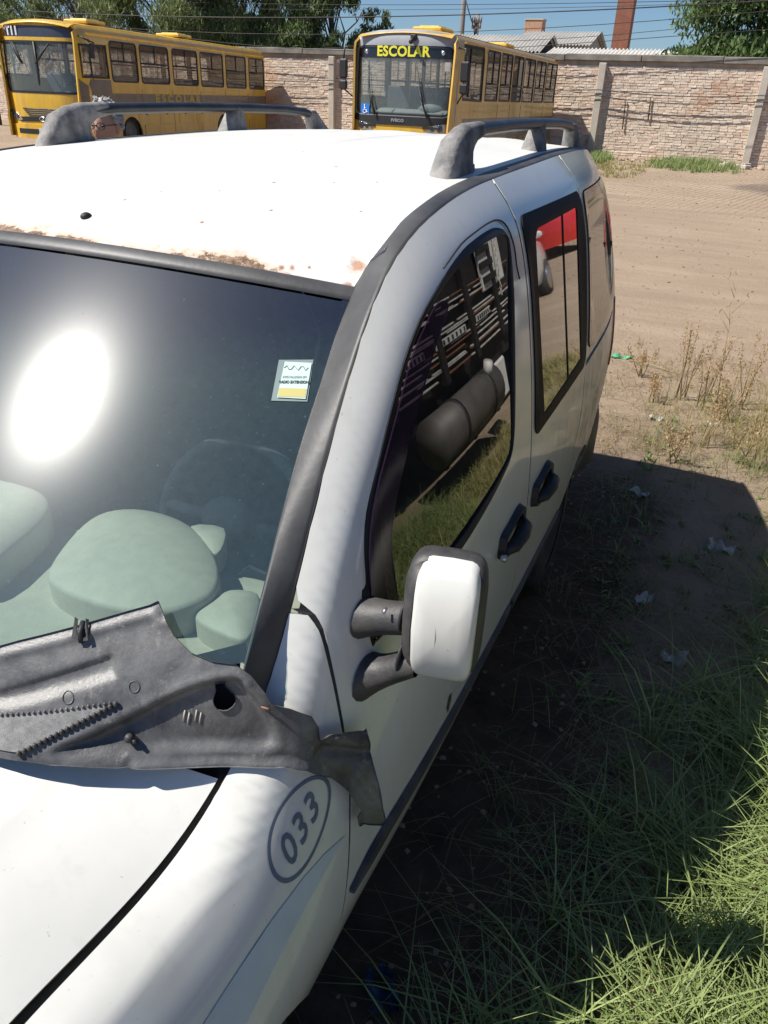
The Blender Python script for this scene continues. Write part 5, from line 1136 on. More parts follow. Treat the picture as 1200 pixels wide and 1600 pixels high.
    fr = panel(FR(-.006), wsr, [offset_poly(wsr, .055)], step=.2, rim=.03, edge=.1)
    if old: fr.box((0, FR()(0, Z(2.2))[1]+.02, Z(2.2)), (.05, .05, 1.15))
    w = part('windscreen', fr, GRIL); part('pane', panel(FR(.015), offset_poly(wsr, .03), step=.25, rim=0, edge=.15), BGF, w)
    if old:
        sw = part('destination_sign', panel(FR(.02), offset_poly(sg, -.01), step=.25, rim=0), mat('dark_sign_glass', (.05, .05, .055), .2, coat=1))
        part('lettering', text_on('T11', .27, lambda u, v: (u*.9-.66, FR(.0)(-.47+u, Z(3.0))[1]+.01, Z(3.0)+v), .012), LETW, sw)
    else:
        # grey mask over and under the glass
        top_ = [(-e, Z(2.6))]+[(-e, ft-.22), (-e*.92, ft-.06), (-e*.5, ft+.02), (0, ft+.05), (e*.5, ft+.02), (e*.92, ft-.06), (e, ft-.22), (e, Z(2.6)), (e-.06, Z(2.75)), (e-.14, Z(2.93)), (-e+.14, Z(2.93)), (-e+.06, Z(2.75))]
        ring = [(-e-.01, Z(1.40)), (e+.01, Z(1.40))]+[(e+.01, ft-.22), (e*.92, ft-.06), (e*.5, ft+.02), (0, ft+.05), (-e*.5, ft+.02), (-e*.92, ft-.06), (-e-.01, ft-.22)]
        part('mask', panel(FR(-.012), ring, [offset_poly(wsr, .01)], step=.16, rim=.01, edge=.12), MASK)
        low = [(-e, Z(1.36)), (-e+.05, Z(1.36)), (-e*.5, Z(1.27)), (e*.5, Z(1.27)), (e-.05, Z(1.36)), (e, Z(1.38)), (e-.09, Z(1.50)), (e-.25, Z(1.465)), (-e+.25, Z(1.465)), (-e+.09, Z(1.50)), (-e, Z(1.42))]
        part('mask', panel(FR(-.018), low, step=.16, rim=.01, edge=.12), GRIL)
        bnd = [(-e+.12, Z(2.66)), (e-.12, Z(2.66)), (e-.12, Z(2.82)), (e-.22, Z(2.90)), (-e+.22, Z(2.90)), (-e+.12, Z(2.82))]
        sw = part('destination_sign', panel(FR(.008), bnd, step=.2, rim=0), mat('black_sign_band', (.012, .012, .014), .3, coat=.6))
        part('lettering', text_on('ESCOLAR', .285, lambda u, v: (u, FR(-.002)(u, Z(2.785))[1]-.004, Z(2.785)+v), .010, 1.05, sx=1.05), LETB, sw)
        st = part('access_sticker', MB().add([(-1.05, FR(-.0)(-1.05, Z(1.5))[1]-.012, Z(1.475)), (-.80, FR()(-.80, Z(1.5))[1]-.012, Z(1.475)), (-.80, FR()(-.80, Z(1.6))[1]-.006, Z(1.70)), (-1.05, FR()(-1.05, Z(1.6))[1]-.006, Z(1.70))], [(0, 1, 2, 3)]), BLUE, w)
        A = lambda u, v: (-.925+u*.0105, FR()(-.925+u*.0105, Z(1.6))[1]-.018-.002*(8-v)*0, Z(1.485)+v*.0105)
        m = MB(); m.tube([A(4.4*math.cos(t)-.4, 5.5+4.4*math.sin(t)) for t in np.linspace(2.3, 6.2, 14)], .009, 5); m.tube([A(-1, 16.5), A(-1, 8.5), A(3.5, 8.5), A(5.5, 3), A(7.5, 3.5)], .010, 5); m.tube([A(-1, 12), A(3, 12)], .008, 5); m.ell(A(-1, 18), (.016, .006, .016), 8, 6); part('wheelchair_symbol', m, LETW, w)
        part('badge', text_on('MARCOPOLO'[:0]+'VOLARE'[:0]+'IVECO', .085, lambda u, v: (u-.03, FR(-.0)(u, Z(1.37))[1]-.03, Z(1.375)+v), .006, 1.15, sx=1.2), CHROME)
        part('poster', MB().add([(1.02, FR()(1.02, Z(2.5))[1]-.0+.004, Z(2.42)), (1.13, FR()(1.13, Z(2.5))[1]+.004, Z(2.42)), (1.13, FR()(1.13, Z(2.5))[1]+.012, Z(2.60)), (1.02, FR()(1.02, Z(2.5))[1]+.012, Z(2.60))], [(0, 1, 2, 3)]), PAPER, w)
        m = MB(); m.box((.25, .10, Z(3.07)), (.14, .14, .12), bev=.02); m.tube([(.25, .05, Z(3.05)), (.25, -.10, Z(2.97))], .05, 6); part('camera_housing', m, GRIL)
        m = MB()
        for s in (-1, 1): m.tube([(s*.95, FR()(s*.95, Z(2.78))[1]+.02, Z(2.78)), (s*.95, FR()(s*.95, Z(2.78))[1]+.0, Z(2.78))], .055, 12)
        part('marker_lamp', m, LAMP, kind='stuff')
    # wipers
    for s, a in (((-.75, -.1), 0), ((.25 if not old else -.15, -.2), 1)) if 0 else ():
        pass
    wp = [((-.62, 1.47), (-.80, 2.05), (-.74, 1.62, -.86, 2.5)), ((.72, 1.45), (.48, 2.05), (.66, 1.55, .38, 2.5))] if not old else [((-.30, 1.62+.05), (-.6, 2.5), (-.3, 2.3, -.78, 2.72)), ((.12, 1.9), (.55, 2.6), (.02, 2.25, .52, 2.76))]
    if old: wp = [((.02, 2.28), (.50, 2.78), (.04, 2.30, .46, 2.74)), ((-.40, 2.28), (-.72, 2.78), (-.38, 2.26, -.66, 2.76))]
    for (x0, z0), (x1, z1), bl in wp:
        m = MB(); P = lambda xx, zz, o: (xx, FR()(xx, Z(zz))[1]-o, Z(zz)); m.tube([P(x0, z0, .06), P((x0+x1)/2, (z0+z1)/2, .08), P(x1, z1, .045)], [.022, .018, .012], 5); m.tube([P(bl[0], bl[1], .035), P(bl[2], bl[3], .035)], .014, 5)
        if not old: m.tube([P(x0+.05, z0, .06), P(x1+.06, z1-.25, .07)], .012, 5)
        part('wiper', m, GRIL)
    # grille and lights
    if old:
        for k in range(4): part('grille_slot', MB().tube([(q, FR()(q, 1)[1]-.004, Z(1.235-.05*k)) for q in np.linspace(-.62+.05*k, .62-.05*k, 9)], .015, 5), GRIL)
        part('grille', MB().grid(lambda q, t: (q, FR()(q, .8)[1]-.012, Z(.935+.12*t-.03*abs(q))), np.linspace(-.78, .78, 11), [0, 1]), GRIL)
        part('lower_grille', MB().grid(lambda q, t: (q, FR()(q, .5)[1]-.056, Z(.63+.12*t)), np.linspace(-.85, .85, 11), [0, 1]), GRIL)
        m = MB(); m.tube([(.14*math.cos(t)*.75, -.06, Z(.995)+.055*math.sin(t)) for t in np.linspace(0, 6.283, 15)], .012, 5, cap=False); m.tube([(-.06, -.06, Z(.96)), (.05, -.06, Z(1.03))], .01, 4); part('badge', m, CHROME)
        pl = part('number_plate', MB().box((.05, -.075, Z(.70)), (.42, .02, .14), bev=.004), PLATE); part('lettering', text_on('IL 4082', .09, lambda u, v: (u+.05, -.088, Z(.70)+v), .004), GRIL, pl)
        bz = (.52, .86)
    else:
        for s in (-1, 1): part('grille_slot', MB().box((s*.82, .03, Z(1.24)), (.42, .06, .05)), GRIL)
        for k in range(4): part('grille_slot', MB().box((0, -.01, Z(1.10-.06*k)), (1.0, .05, .025)), GRIL)
        bz = (.50, .84)
    for s in (-1, 1):
        zc = Z(1.05) if old else Z(1.24); m = MB()
        pl = smoothpoly([(s*.72, zc-.10), (s*1.12, zc-.07), (s*1.20, zc+.14), (s*1.0, zc+.12), (s*.78, zc+.0)], k=3)
        part('headlight', panel(FR(-.012), pl, step=.1, rim=.03, edge=.06, flip=False), LAMP if 1 else None)
        m = MB(); m.ell((s*1.0, FR()(s*1.0, zc)[1]-.01, zc), (.085, .03, .085)); m.ell((s*.84, FR()(s*.84, zc)[1]-.0, zc-.02), (.06, .03, .06)); part('lamp_bowl', m, mat('lamp_bowl_dark', (.12, .12, .13), .1, .8))
    part('bumper', panel(FR(-.05), [(-e, Z(bz[0])), (e, Z(bz[0])), (e, Z(bz[1])), (-e, Z(bz[1]))], step=.15, rim=.06), YEL)
    # mirrors
    if not old:
        for s in (1, -1):
            m = MB(); m.tube([(s*(hw-.1), .35, Z(2.9)), (s*(hw+.18), .12, Z(2.86)), (s*(hw+.20), .10, Z(2.6))], .022, 6); m.box((s*(hw+.20), .10, Z(2.42)), (.22, .10, .42), bev=.04); m.box((s*(hw+.20), .10, Z(2.08)), (.21, .10, .22), bev=.04); m.tube([(s*(hw+.2), .1, Z(2.0)), (s*(hw-.05), .4, Z(1.75))], .018, 5); part('wing_mirror', m, GRIL)
    else:
        m = MB(); m.tube([(hw-.05, .3, Z(2.95)), (hw+.22, .25, Z(2.86)), (hw+.24, .55, Z(2.80))], .02, 5); m.box((hw+.22, .42, Z(2.62)), (.06, .2, .34), bev=.02); part('wing_mirror', m, GRIL)
    # tail, floor, inside
    part('rear_panel', MB().grid(lambda u, t: (u*(hw-.07-.10*max(0, t-.85)/.15), L+.05*(1-u*u)-.08*t, sk+(Z(top)-.1-sk)*t), np.linspace(-1, 1, 9), np.linspace(0, 1, 9)), Y_)
    part('floor', MB().box((0, L/2, .98), (2*hw-.12, L-.5, .08)), GRIL)
    part('underframe', MB().box((0, L/2, .60), (.95, L-1.2, .45)), GRIL)
    part('ceiling', MB().grid(lambda xx, yy: (xx, yy, Z(top)-.10+.06*(1-(xx/hw)**2)), np.linspace(-hw+.15, hw-.15, 5), [.4, L-.2]), CEIL)
    m = MB(); m.box((0, .62, Z(1.47)), (2*hw-.3, .5, .30), bev=.08); m.ell((.62, .62, Z(1.62)), (.42, .25, .20)); part('dashboard', m, DASHM)
    m = MB(); m.tube([(.62+.22*math.cos(t), .95+.12*math.sin(t), Z(1.86)+.16*math.sin(t)) for t in np.linspace(0, 6.283, 17)], .02, 5, cap=False); part('steering_wheel', m, GRIL)
    k = 0; yy = 1.75
    while yy < L-.8:
        for sx in (-.72, .72):
            if k == 0 and sx < 0 and False: continue
            m = MB(); m.box((sx, yy, 1.36), (.85, .42, .12), bev=.03); m.box((sx, yy+.22, 1.62), (.85, .09, .60), bev=.03); part('seat', m, SEATB)
        yy += .95; k += 1
    m = MB()
    for q in (1.5, 4.1, 6.8): 
        if q < L: m.tube([(.35, q, 1.0), (.35, q, Z(top)-.1)], .018, 6); m.tube([(-.35, q, 1.0), (-.35, q, Z(top)-.1)], .018, 6)
    part('grab_pole', m, mat('yellow_grab_pole', (.6, .45, .05), .4))
    return b
th = R_(8.4); hwL = 1.20
bus(-15.05-hwL*math.cos(th), 17.84-hwL*math.sin(th), th, gz(0, 17.8), 12.5, hwL, 3.20, 'left yellow school bus with T11 in its roof sign and a grey side band', 'old')
bus(-6.56, 19.1, 0, gz(0, 19), 10.85, 1.33, 3.16, 'middle yellow school bus with grey front mask and ESCOLAR on its windscreen', 'new')
# ================================================================== person beyond the van
def skinned(name, verts, edges, radii, matl, parent, sub=2, root=0):
    me = bpy.data.meshes.new(name); me.from_pydata([tuple(v) for v in verts], edges, []); o = bpy.data.objects.new(name+'_source', me); COL.objects.link(o)
    sk = o.modifiers.new('s', 'SKIN'); sk.use_smooth_shade = True
    for i, r in enumerate(radii):
        d = me.skin_vertices[0].data[i]; d.radius = (r, r) if not isinstance(r, tuple) else r; d.use_root = (i == root)
    ss = o.modifiers.new('u', 'SUBSURF'); ss.levels = ss.render_levels = sub
    dg = bpy.context.evaluated_depsgraph_get(); m2 = bpy.data.meshes.new_from_object(o.evaluated_get(dg)); m2.name = name
    bpy.data.objects.remove(o); m2.materials.clear(); m2.polygons.foreach_set('use_smooth', [True]*len(m2.polygons)); return link(name, m2, matl, parent)
SKIN = mat('light_skin', (.46, .25, .17), .5, var=.08, scale=20); HAIR = mat('grey_curly_hair', (.34, .32, .30), .8, scale=30, bump=1.0, bscale=60, col2=(.55, .53, .50), dist=.02); CLOTH = mat('dark_jacket', (.02, .022, .03), .85, var=.2, scale=30); JEAN = mat('dark_trousers', (.03, .035, .05), .9)
pr = empty('person', (-2.24, 4.13, 0), 'person with curly grey hair and glasses seen under the left roof rail', 'person', rz=R_(8))
H = 1.84; hz = 1.70
body = skinned('body', [(0, 0, .98), (0, 0, 1.18), (0, .01, 1.38), (0, .01, 1.50), (0, .0, 1.585), (-.19, 0, 1.46), (-.27, .02, 1.18), (-.25, -.08, .93), (.19, 0, 1.46), (.27, .02, 1.18), (.25, -.08, .93), (-.10, 0, .92), (-.12, -.02, .50), (-.12, .02, .09), (-.13, -.14, .05), (.10, 0, .92), (.12, -.02, .50), (.12, .02, .09), (.13, -.14, .05)],
    [(0, 1), (1, 2), (2, 3), (3, 4), (3, 5), (5, 6), (6, 7), (3, 8), (8, 9), (9, 10), (0, 11), (11, 12), (12, 13), (13, 14), (0, 15), (15, 16), (16, 17), (17, 18)],
    [(.17, .12), (.16, .12), (.19, .12), (.12, .08), .055, .065, .048, .034, .065, .048, .034, .095, .068, .048, .04, .095, .068, .048, .04], CLOTH, pr)
m = MB(); nu, nv = 28, 22; V = []
for j in range(nv+1):
    b = math.pi*j/nv
    for i in range(nu):
        a = 2*math.pi*i/nu; X_, Y_, Z_ = math.sin(b)*math.cos(a), math.sin(b)*math.sin(a), math.cos(b)
        x = .076*X_; y = .096*Y_; z = .120*Z_; fr = max(0, -Y_)
        if Z_ < -.2: x *= 1-.28*(-Z_-.2); 
        y -= fr*(.020*math.exp(-((X_/.16)**2+((Z_+.10)/.16)**2))+.008*math.exp(-((X_/.35)**2+((Z_+.42)/.10)**2))+.012*math.exp(-((X_/.3)**2+((Z_+.82)/.2)**2))-.010*math.exp(-(((abs(X_)-.38)/.18)**2+((Z_-.08)/.12)**2)))
        V.append((x, y, hz+z))
m.add(V, [(j*nu+i, (j+1)*nu+i, (j+1)*nu+(i+1) % nu, j*nu+(i+1) % nu) for j in range(nv) for i in range(nu)], True)
m.tube([(0, .015, hz-.20), (0, .01, hz-.08)], [.058, .052], 12)
for s in (-1, 1): m.ell((s*.078, .0, hz-.005), (.012, .02, .032), 8, 6)
hd = m.build('head', SKIN, pr)
m = MB()
for k in range(230):
    a = rng.uniform(0, 6.28); b = rng.uniform(0, 1.75); dx = math.sin(b)*math.cos(a); dy = math.sin(b)*math.sin(a); dz = math.cos(b)
    if dy < -.25 and dz < .55: continue
    r = rng.uniform(.010, .024); m.ell((.082*dx, .100*dy+.005, hz+.015+.122*dz), (r, r, r*.8), 6, 5)
for k in range(9): m.tube([(rng.uniform(-.05, .03), rng.uniform(-.05, .05), hz+.12), (rng.uniform(-.06, .04), rng.uniform(-.05, .05), hz+.148+rng.random()*.015)], [.008, .003], 4)
m.build('hair', HAIR, hd)
m = MB()
for s in (-1, 1): m.tube([(s*.033+.026*math.cos(t), -.103, hz+.008+.019*math.sin(t)) for t in np.linspace(0, 6.283, 15)], .0026, 5, cap=False); m.tube([(s*.058, -.100, hz+.012), (s*.078, -.01, hz+.014)], .0025, 5)
m.tube([(-.008, -.105, hz+.01), (.008, -.105, hz+.01)], .0025, 5); m.build('glasses', BLK, hd)
m = MB(); m.add([(-.020, -.098, hz-.052), (0, -.104, hz-.050), (.020, -.098, hz-.052), (0, -.103, hz-.060)], [(0, 1, 2, 3)]); m.build('mouth', mat('lips', (.38, .12, .10), .5), hd)
for s in (-1, 1): MB().ell((s*.033, -.083, hz+.008), (.014, .008, .006), 8, 5).build('eye', mat('eye_dark', (.05, .03, .02), .2), hd)
for s in (-1, 1):
    c = np.array((s*.25, -.09, .90)); vs = [c, c+(0, -.01, -.07)]; ed = [(0, 1)]; rd = [(.03, .02), (.036, .018)]
    for k in range(4):
        b0 = len(vs); ox = (k-1.5)*.018; L_ = (.075, .085, .08, .065)[k]; vs += [c+(0+ox*.3, ox, -.085), c+(-s*.006, ox*1.1, -.085-L_*.6), c+(-s*.018, ox*1.1-.004, -.085-L_)]; ed += [(1, b0), (b0, b0+1), (b0+1, b0+2)]; rd += [.0095, .009, .0075]
    b0 = len(vs); vs += [c+(-s*.01, -.035, -.04), c+(-s*.018, -.045, -.085)]; ed += [(0, b0), (b0, b0+1)]; rd += [.011, .009]
    skinned('hand', vs, ed, rd, SKIN, pr, 1)
# ================================================================== what the side windows mirror: a red hatchback and the underside of a tipped lorry body
def hatch(loc, rz, label, rgb):
    c = empty('parked_car', loc, label, 'car', rz=rz)
    red = mat('solid_car_paint', rgb, .3, coat=1, var=.05); gls = mat('dark_car_glass', (.02, .022, .025), .06, coat=1)
    # lower body lofted from side profile; axes: y along the car, front at -y
    YS = [-1.95, -1.85, -1.5, -.95, -.2, .8, 1.5, 1.85, 1.93]; TOPZ = [.62, .74, .86, .95, .97, .98, .98, .95, .86]; HW = [.62, .76, .82, .83, .83, .83, .82, .77, .70]
    V = []
    for y, t, w in zip(YS, TOPZ, HW):
        for x_, z_ in ((w*.92, .26), (w, .45), (w, .62 if t > .7 else .5), (w*.95, t-.03), (w*.8, t), (0, t+.02)): V.append((x_, y, min(z_, t+.02)))
        for x_, z_ in ((w*.8, t), (w*.95, t-.03), (w, .62 if t > .7 else .5), (w, .45), (w*.92, .26)): V.append((-x_, y, min(z_, t+.02)))
    n = 11; m = MB(); m.add(V, [(i*n+k, i*n+k+1, (i+1)*n+k+1, (i+1)*n+k) for i in range(8) for k in range(n-1)]+[tuple(range(n-1, -1, -1)), tuple(8*n+k for k in range(n))], True); m.build('body', red, c)
    V = []
    for y, z, w in ((-1.0, .95, .74), (-.35, 1.40, .60), (.1, 1.46, .60), (1.1, 1.44, .60), (1.78, 1.0, .70)): V += [(w, y, z), (w*.93, y, z+.03), (-w*.93, y, z+.03), (-w, y, z)]
    m = MB(); m.add(V, [(i*4+k, i*4+k+1, (i+1)*4+k+1, (i+1)*4+k) for i in range(4) for k in range(3)], True); m.build('roof', red, c)
    for s in (-1, 1):
        m = MB(); m.add([(s*.80, -.92, .96), (s*.80, 1.7, .99), (s*.625, 1.1, 1.43), (s*.625, -.33, 1.40)], [(0, 1, 2, 3)]); m.build('side_window', gls, c)
        m = MB(); m.box((s*.715, .35, 1.18), (.10, .07, .48)); m.build('door_pillar', red, c)
        m = MB(); m.box((s*.60, -1.86, .66), (.28, .12, .13), bev=.04); m.build('headlight', LAMP, c)
        m = MB(); m.box((s*.90, -.75, 1.0), (.14, .08, .10), bev=.03); m.build('wing_mirror', red, c)
        for y in (-1.25, 1.2):
            m = MB(); m.tube([(s*.66, y, .29), (s*.84, y, .29)], .29, 20); w = m.build('wheel', TYRE, c); m = MB(); m.tube([(s*.80, y, .29), (s*.85, y, .29)], .19, 14); m.build('rim', CHROME, w)
    m = MB(); m.add([(-.66, -1.01, .97), (.66, -1.01, .97), (.55, -.37, 1.385), (-.55, -.37, 1.385)], [(0, 1, 2, 3)]); m.build('windscreen', gls, c)
    m = MB(); m.box((0, -1.93, .40), (1.3, .12, .22), bev=.05); m.build('bumper', red, c)
    MB().box((0, -1.99, .42), (.42, .02, .12)).build('number_plate', PAPER, c)
hatch((5.1, 19.0, .17), R_(150), 'red hatchback mirrored in the sliding door window', (.50, .015, .012))
hatch((4.25, 11.6, .05), R_(176), 'white hatchback mirrored at the left edge of the sliding door window', (.66, .66, .64))
def lorry():
    c = empty('lorry', (2.0, 5.2, 0), 'dark lorry with light metal strips and fuel tank mirrored in the front door window', 'lorry')
    dk = mat('oily_black_steel', (.018, .016, .015), .6, var=.3, scale=8); lt = mat('pale_metal_strip', (.55, .52, .47), .5, var=.3, scale=6); rs = mat('rusty_strip', (.20, .09, .05), .8, var=.3); tk = mat('dusty_tank', (.11, .10, .09), .55, .2, var=.2, scale=4); wh = mat('off_white_lorry_paint', (.62, .60, .55), .5, var=.1)
    # axes: x away from the van (depth), y along the lorry
    MB().box((1.25, .3, 1.95), (.12, 8.6, 1.75)).build('side_board', dk, c); MB().box((2.5, .3, .95), (2.4, 8.6, .12)).build('deck', dk, c); MB().box((1.5, .3, .85), (.5, 8.6, .52)).build('chassis', dk, c)
    for k, z in enumerate((1.40, 1.36, 1.32, 1.31, 1.20, 1.17, 1.155, 1.06, 1.03, .985, .93, .915, .86)):
        y0 = -1.3+rng.uniform(-.1, .1)
        while y0 < 1.7:
            L_ = rng.uniform(.35, 1.3); m = MB(); m.box((1.14, y0+L_/2, z), (.03, L_, .011)); m.build('metal_strip', lt if (k+int(y0*3)) % 4 else rs, c); y0 += L_+rng.uniform(.03, .25)
    for q in (-1.15, -.2, .62, 1.5): MB().box((1.12, q, 1.2), (.07, .09, .8)).build('upright', dk, c)
    for q, w in ((-.75, .5), (.1, .7), (1.0, .45)):
        m = MB(); m.box((1.12, q, 1.105), (.02, w, .055)); pl_ = m.build('pale_plate', wh, c)
        for k in range(7): m = MB(); m.box((1.108, q-w*.42+w*.14*k, 1.105), (.01, .03, .035), rz=.2*k); m.build('plate_mark', dk, pl_)
    m = MB(); m.tube([(1.0, -.85, .52), (1.0, .62, .52)], .20, 22); t = m.build('fuel_tank', tk, c); m = MB(); m.tube([(.93, .42, .66), (.88, .42, .78)], .06, 12); m.build('filler_cap', lt, t)
    for y in (-.45, .3): m = MB(); m.tube([(1.0, y, .52), (1.0, y+.05, .52)], .21, 22); m.build('tank_strap', dk, t)
    MB().box((1.13, 1.55, 1.62), (.05, .8, .70), bev=.01).build('white_panel', wh, c)
    for k in range(5): MB().box((1.09, 1.38-.03*k, 1.36+.13*k), (.03, .42, .06)).build('slot', dk, c)
    MB().box((1.05, 1.0, .48), (.05, .42, .36), bev=.04).build('mudflap', wh, c)
    for k in range(26):
        z = 2.3-k*.045; cc = (1.02, 1.78-.010*k, z); fl = k % 2; m = MB()
        m.tube([(cc[0]+(.0 if fl else .015*math.cos(t2)), cc[1]+(.015*math.cos(t2) if fl else 0), cc[2]+.030*math.sin(t2)) for t2 in np.linspace(0, 6.283, 10)], .006, 4, cap=False); m.build('chain_link', lt, c)
    for y in (-2.9, 3.2):
        m = MB(); m.tube([(1.0, y, .5), (1.35, y, .5)], .5, 26); w = m.build('wheel', TYRE, c); m = MB(); m.tube([(.98, y, .5), (1.0, y, .5)], .28, 18); m.build('rim', wh, w)
        m = MB(); m.tube([(1.0, y+.6*math.cos(t), .52+.62*math.sin(t)) for t in np.linspace(.1, 3.04, 12)], .05, 6); m.build('mudguard', wh, w)
lorry()
# ================================================================== grass
def blades(n, pos, hgt, wid, tone, curl=.55, seg=3, lean=None):
    """n tapered, bent blades as one array mesh"""
    P = pos; h = hgt; a = nrng.uniform(0, 2*np.pi, n); cu = curl*nrng.uniform(.4, 1.6, n)
    d = np.stack([np.cos(a), np.sin(a), 0*a], 1); sd_ = np.stack([-np.sin(a), np.cos(a), 0*a], 1); V = np.zeros((n, (seg+1)*2, 3))
    for k in range(seg+1):
        t = k/seg; c = P+d*(h*cu*t**1.9)[:, None]; c[:, 2] += h*(t-.42*np.clip(cu, 0, 1.5)*t**2.4); w = wid*(1-t)**.75*.5+.0003
        V[:, 2*k] = c-sd_*w[:, None]; V[:, 2*k+1] = c+sd_*w[:, None]
    b = np.arange(n)[:, None]*((seg+1)*2); F = np.concatenate([np.stack([b[:, 0]+2*k, b[:, 0]+2*k+1, b[:, 0]+2*k+3, b[:, 0]+2*k+2], 1) for k in range(seg)])
    T = np.repeat(tone, (seg+1)*2); return V.reshape(-1, 3), F, T
GRASS = leafmat('long_green_grass', (.085, .14, .04), (.36, .43, .15)); DRYG = leafmat('dry_straw_grass', (.20, .15, .07), (.42, .34, .17)); YELG = leafmat('yellowing_grass', (.18, .18, .05), (.46, .40, .16))
def clumps(name, centres, per, hr, wid, spread, matl, curl, tone=(.2, 1.0)):
    n = len(centres)*per; C_ = np.repeat(np.array(centres, float), per, 0); r = np.abs(nrng.normal(0, spread, n)); a = nrng.uniform(0, 6.283, n)
    P = C_[:, :2]+np.stack([np.cos(a), np.sin(a)], 1)*r[:, None]; s = C_[:, 2] if C_.shape[1] > 2 else 1
    Z_ = np.array([ground_h(x, y) for x, y in C_[::per, :2]]).repeat(per)-.004; P3 = np.c_[P, Z_]; h = nrng.uniform(*hr, n)*s
    V, F, T = blades(n, P3, h, nrng.uniform(wid*.6, wid*1.3, n), nrng.uniform(*tone, n)*np.repeat(nrng.uniform(.6, 1, len(centres)), per), curl)
    link(name, quads_mesh(name, V, F, attr=T), matl, kind='stuff')
def scatter(n, fn, reg):
    out = []; x0, y0, x1, y1 = reg; k = 0
    while len(out) < n and k < n*60:
        k += 1; x, y = rng.uniform(x0, x1), rng.uniform(y0, y1); d = fn(x, y)
        if rng.random() < d: out.append((x, y, .55+.45*rng.random()*(1 if d < .5 else 1.3)))
    return out
def inside_van(x, y): return x < .84 and -.2 < y < 4.2
def d_long(x, y):     # thick long grass: lower right of the picture
    if inside_van(x, y): return 0
    e = x-(1.10+.20*max(0, y-1.0)+.05*math.sin(y*5)); g_ = math.sin(x*5.1+1.3*math.sin(y*3.1))*math.sin(y*4.3+x*2.2+.6); e *= (.12 if g_ > .16 and x > 1.2 else 1); return min(1, max(.0, e*2.6)) if y < 4.2 else max(0, .35*(1-(y-4.2)))*min(1, max(0, e))
clumps('long_grass', scatter(640, d_long, (.9, .35, 3.3, 4.9)), 24, (.10, .36), .0050, .05, GRASS, 1.25)
clumps('tall_grass', scatter(150, lambda x, y: d_long(x+.16, y) if y < 3.0 else 0, (.92, .35, 2.6, 3.4)), 20, (.22, .48), .0060, .045, GRASS, 1.0, (.5, 1))
clumps('verge_grass', scatter(420, lambda x, y: .9, (1.95, 3.4, 2.95, 8.0)), 18, (.08, .26), .007, .07, YELG, .9)
clumps('yellow_grass', scatter(420, lambda x, y: d_long(x, y)*.8, (1.0, .4, 3.0, 3.6)), 22, (.05, .17), .0032, .07, YELG, 1.3)
clumps('sparse_grass', scatter(520, lambda x, y: 0 if inside_van(x, y) else (.8 if y < 5.4 else .25*max(0, 1-(y-5.4)/1.4)), (.45, .5, 3.2, 6.8)), 9, (.04, .20), .0028, .05, GRASS, .9, (0, .7))
clumps('dry_grass', scatter(520, lambda x, y: (.9 if 4.8 < y < 7.2 and x > .5+.0*y else .12 if y < 4.8 else 0)*(0 if inside_van(x, y) else 1)*min(1, .35+.5*(x-.4)), (.45, 1.0, 3.4, 7.2)), 9, (.03, .16), .0026, .06, DRYG, 1.2)
clumps('tall_dry_grass', scatter(260, lambda x, y: max(0, min(1, (x-.95)*1.6)), (.9, 4.9, 3.2, 6.2)), 10, (.10, .34), .0026, .05, YELG, .6)
clumps('broad_weeds', scatter(230, lambda x, y: 0 if inside_van(x, y) else .8, (1.0, .5, 2.6, 5.6)), 7, (.03, .085), .014, .018, GRASS, 1.1, (.1, .7))
clumps('matted_straw', [(a, b, .5) for a, b, c in scatter(520, lambda x, y: .9, (1.15, .45, 2.6, 3.6))], 7, (.06, .22), .0022, .06, DRYG, 3.0)
clumps('straw_litter', [(a, b, .5) for a, b, c in scatter(700, lambda x, y: 0 if inside_van(x, y) else (.9 if y < 6.8 else .1), (.45, .6, 3.0, 7.6))], 5, (.08, .26), .0022, .07, DRYG, 2.6)
clumps('wall_foot_grass', scatter(900, lambda x, y: max(0, min(1, .25+.75*math.sin(x*1.3+2.0)))*max(0, (y-26.0)/4) if x > -3.0 else max(0, (y-24.2)/3.5)*(1 if x > -4.2 else .3), (-5.2, 24.2, 6, 30.35)), 22, (.10, .42), .018, .12, GRASS, .5, (.3, 1))
clumps('yard_weeds', scatter(160, lambda x, y: .5, (-3.6, 22.5, -1.4, 28.5)), 16, (.05, .20), .014, .10, YELG, .5)
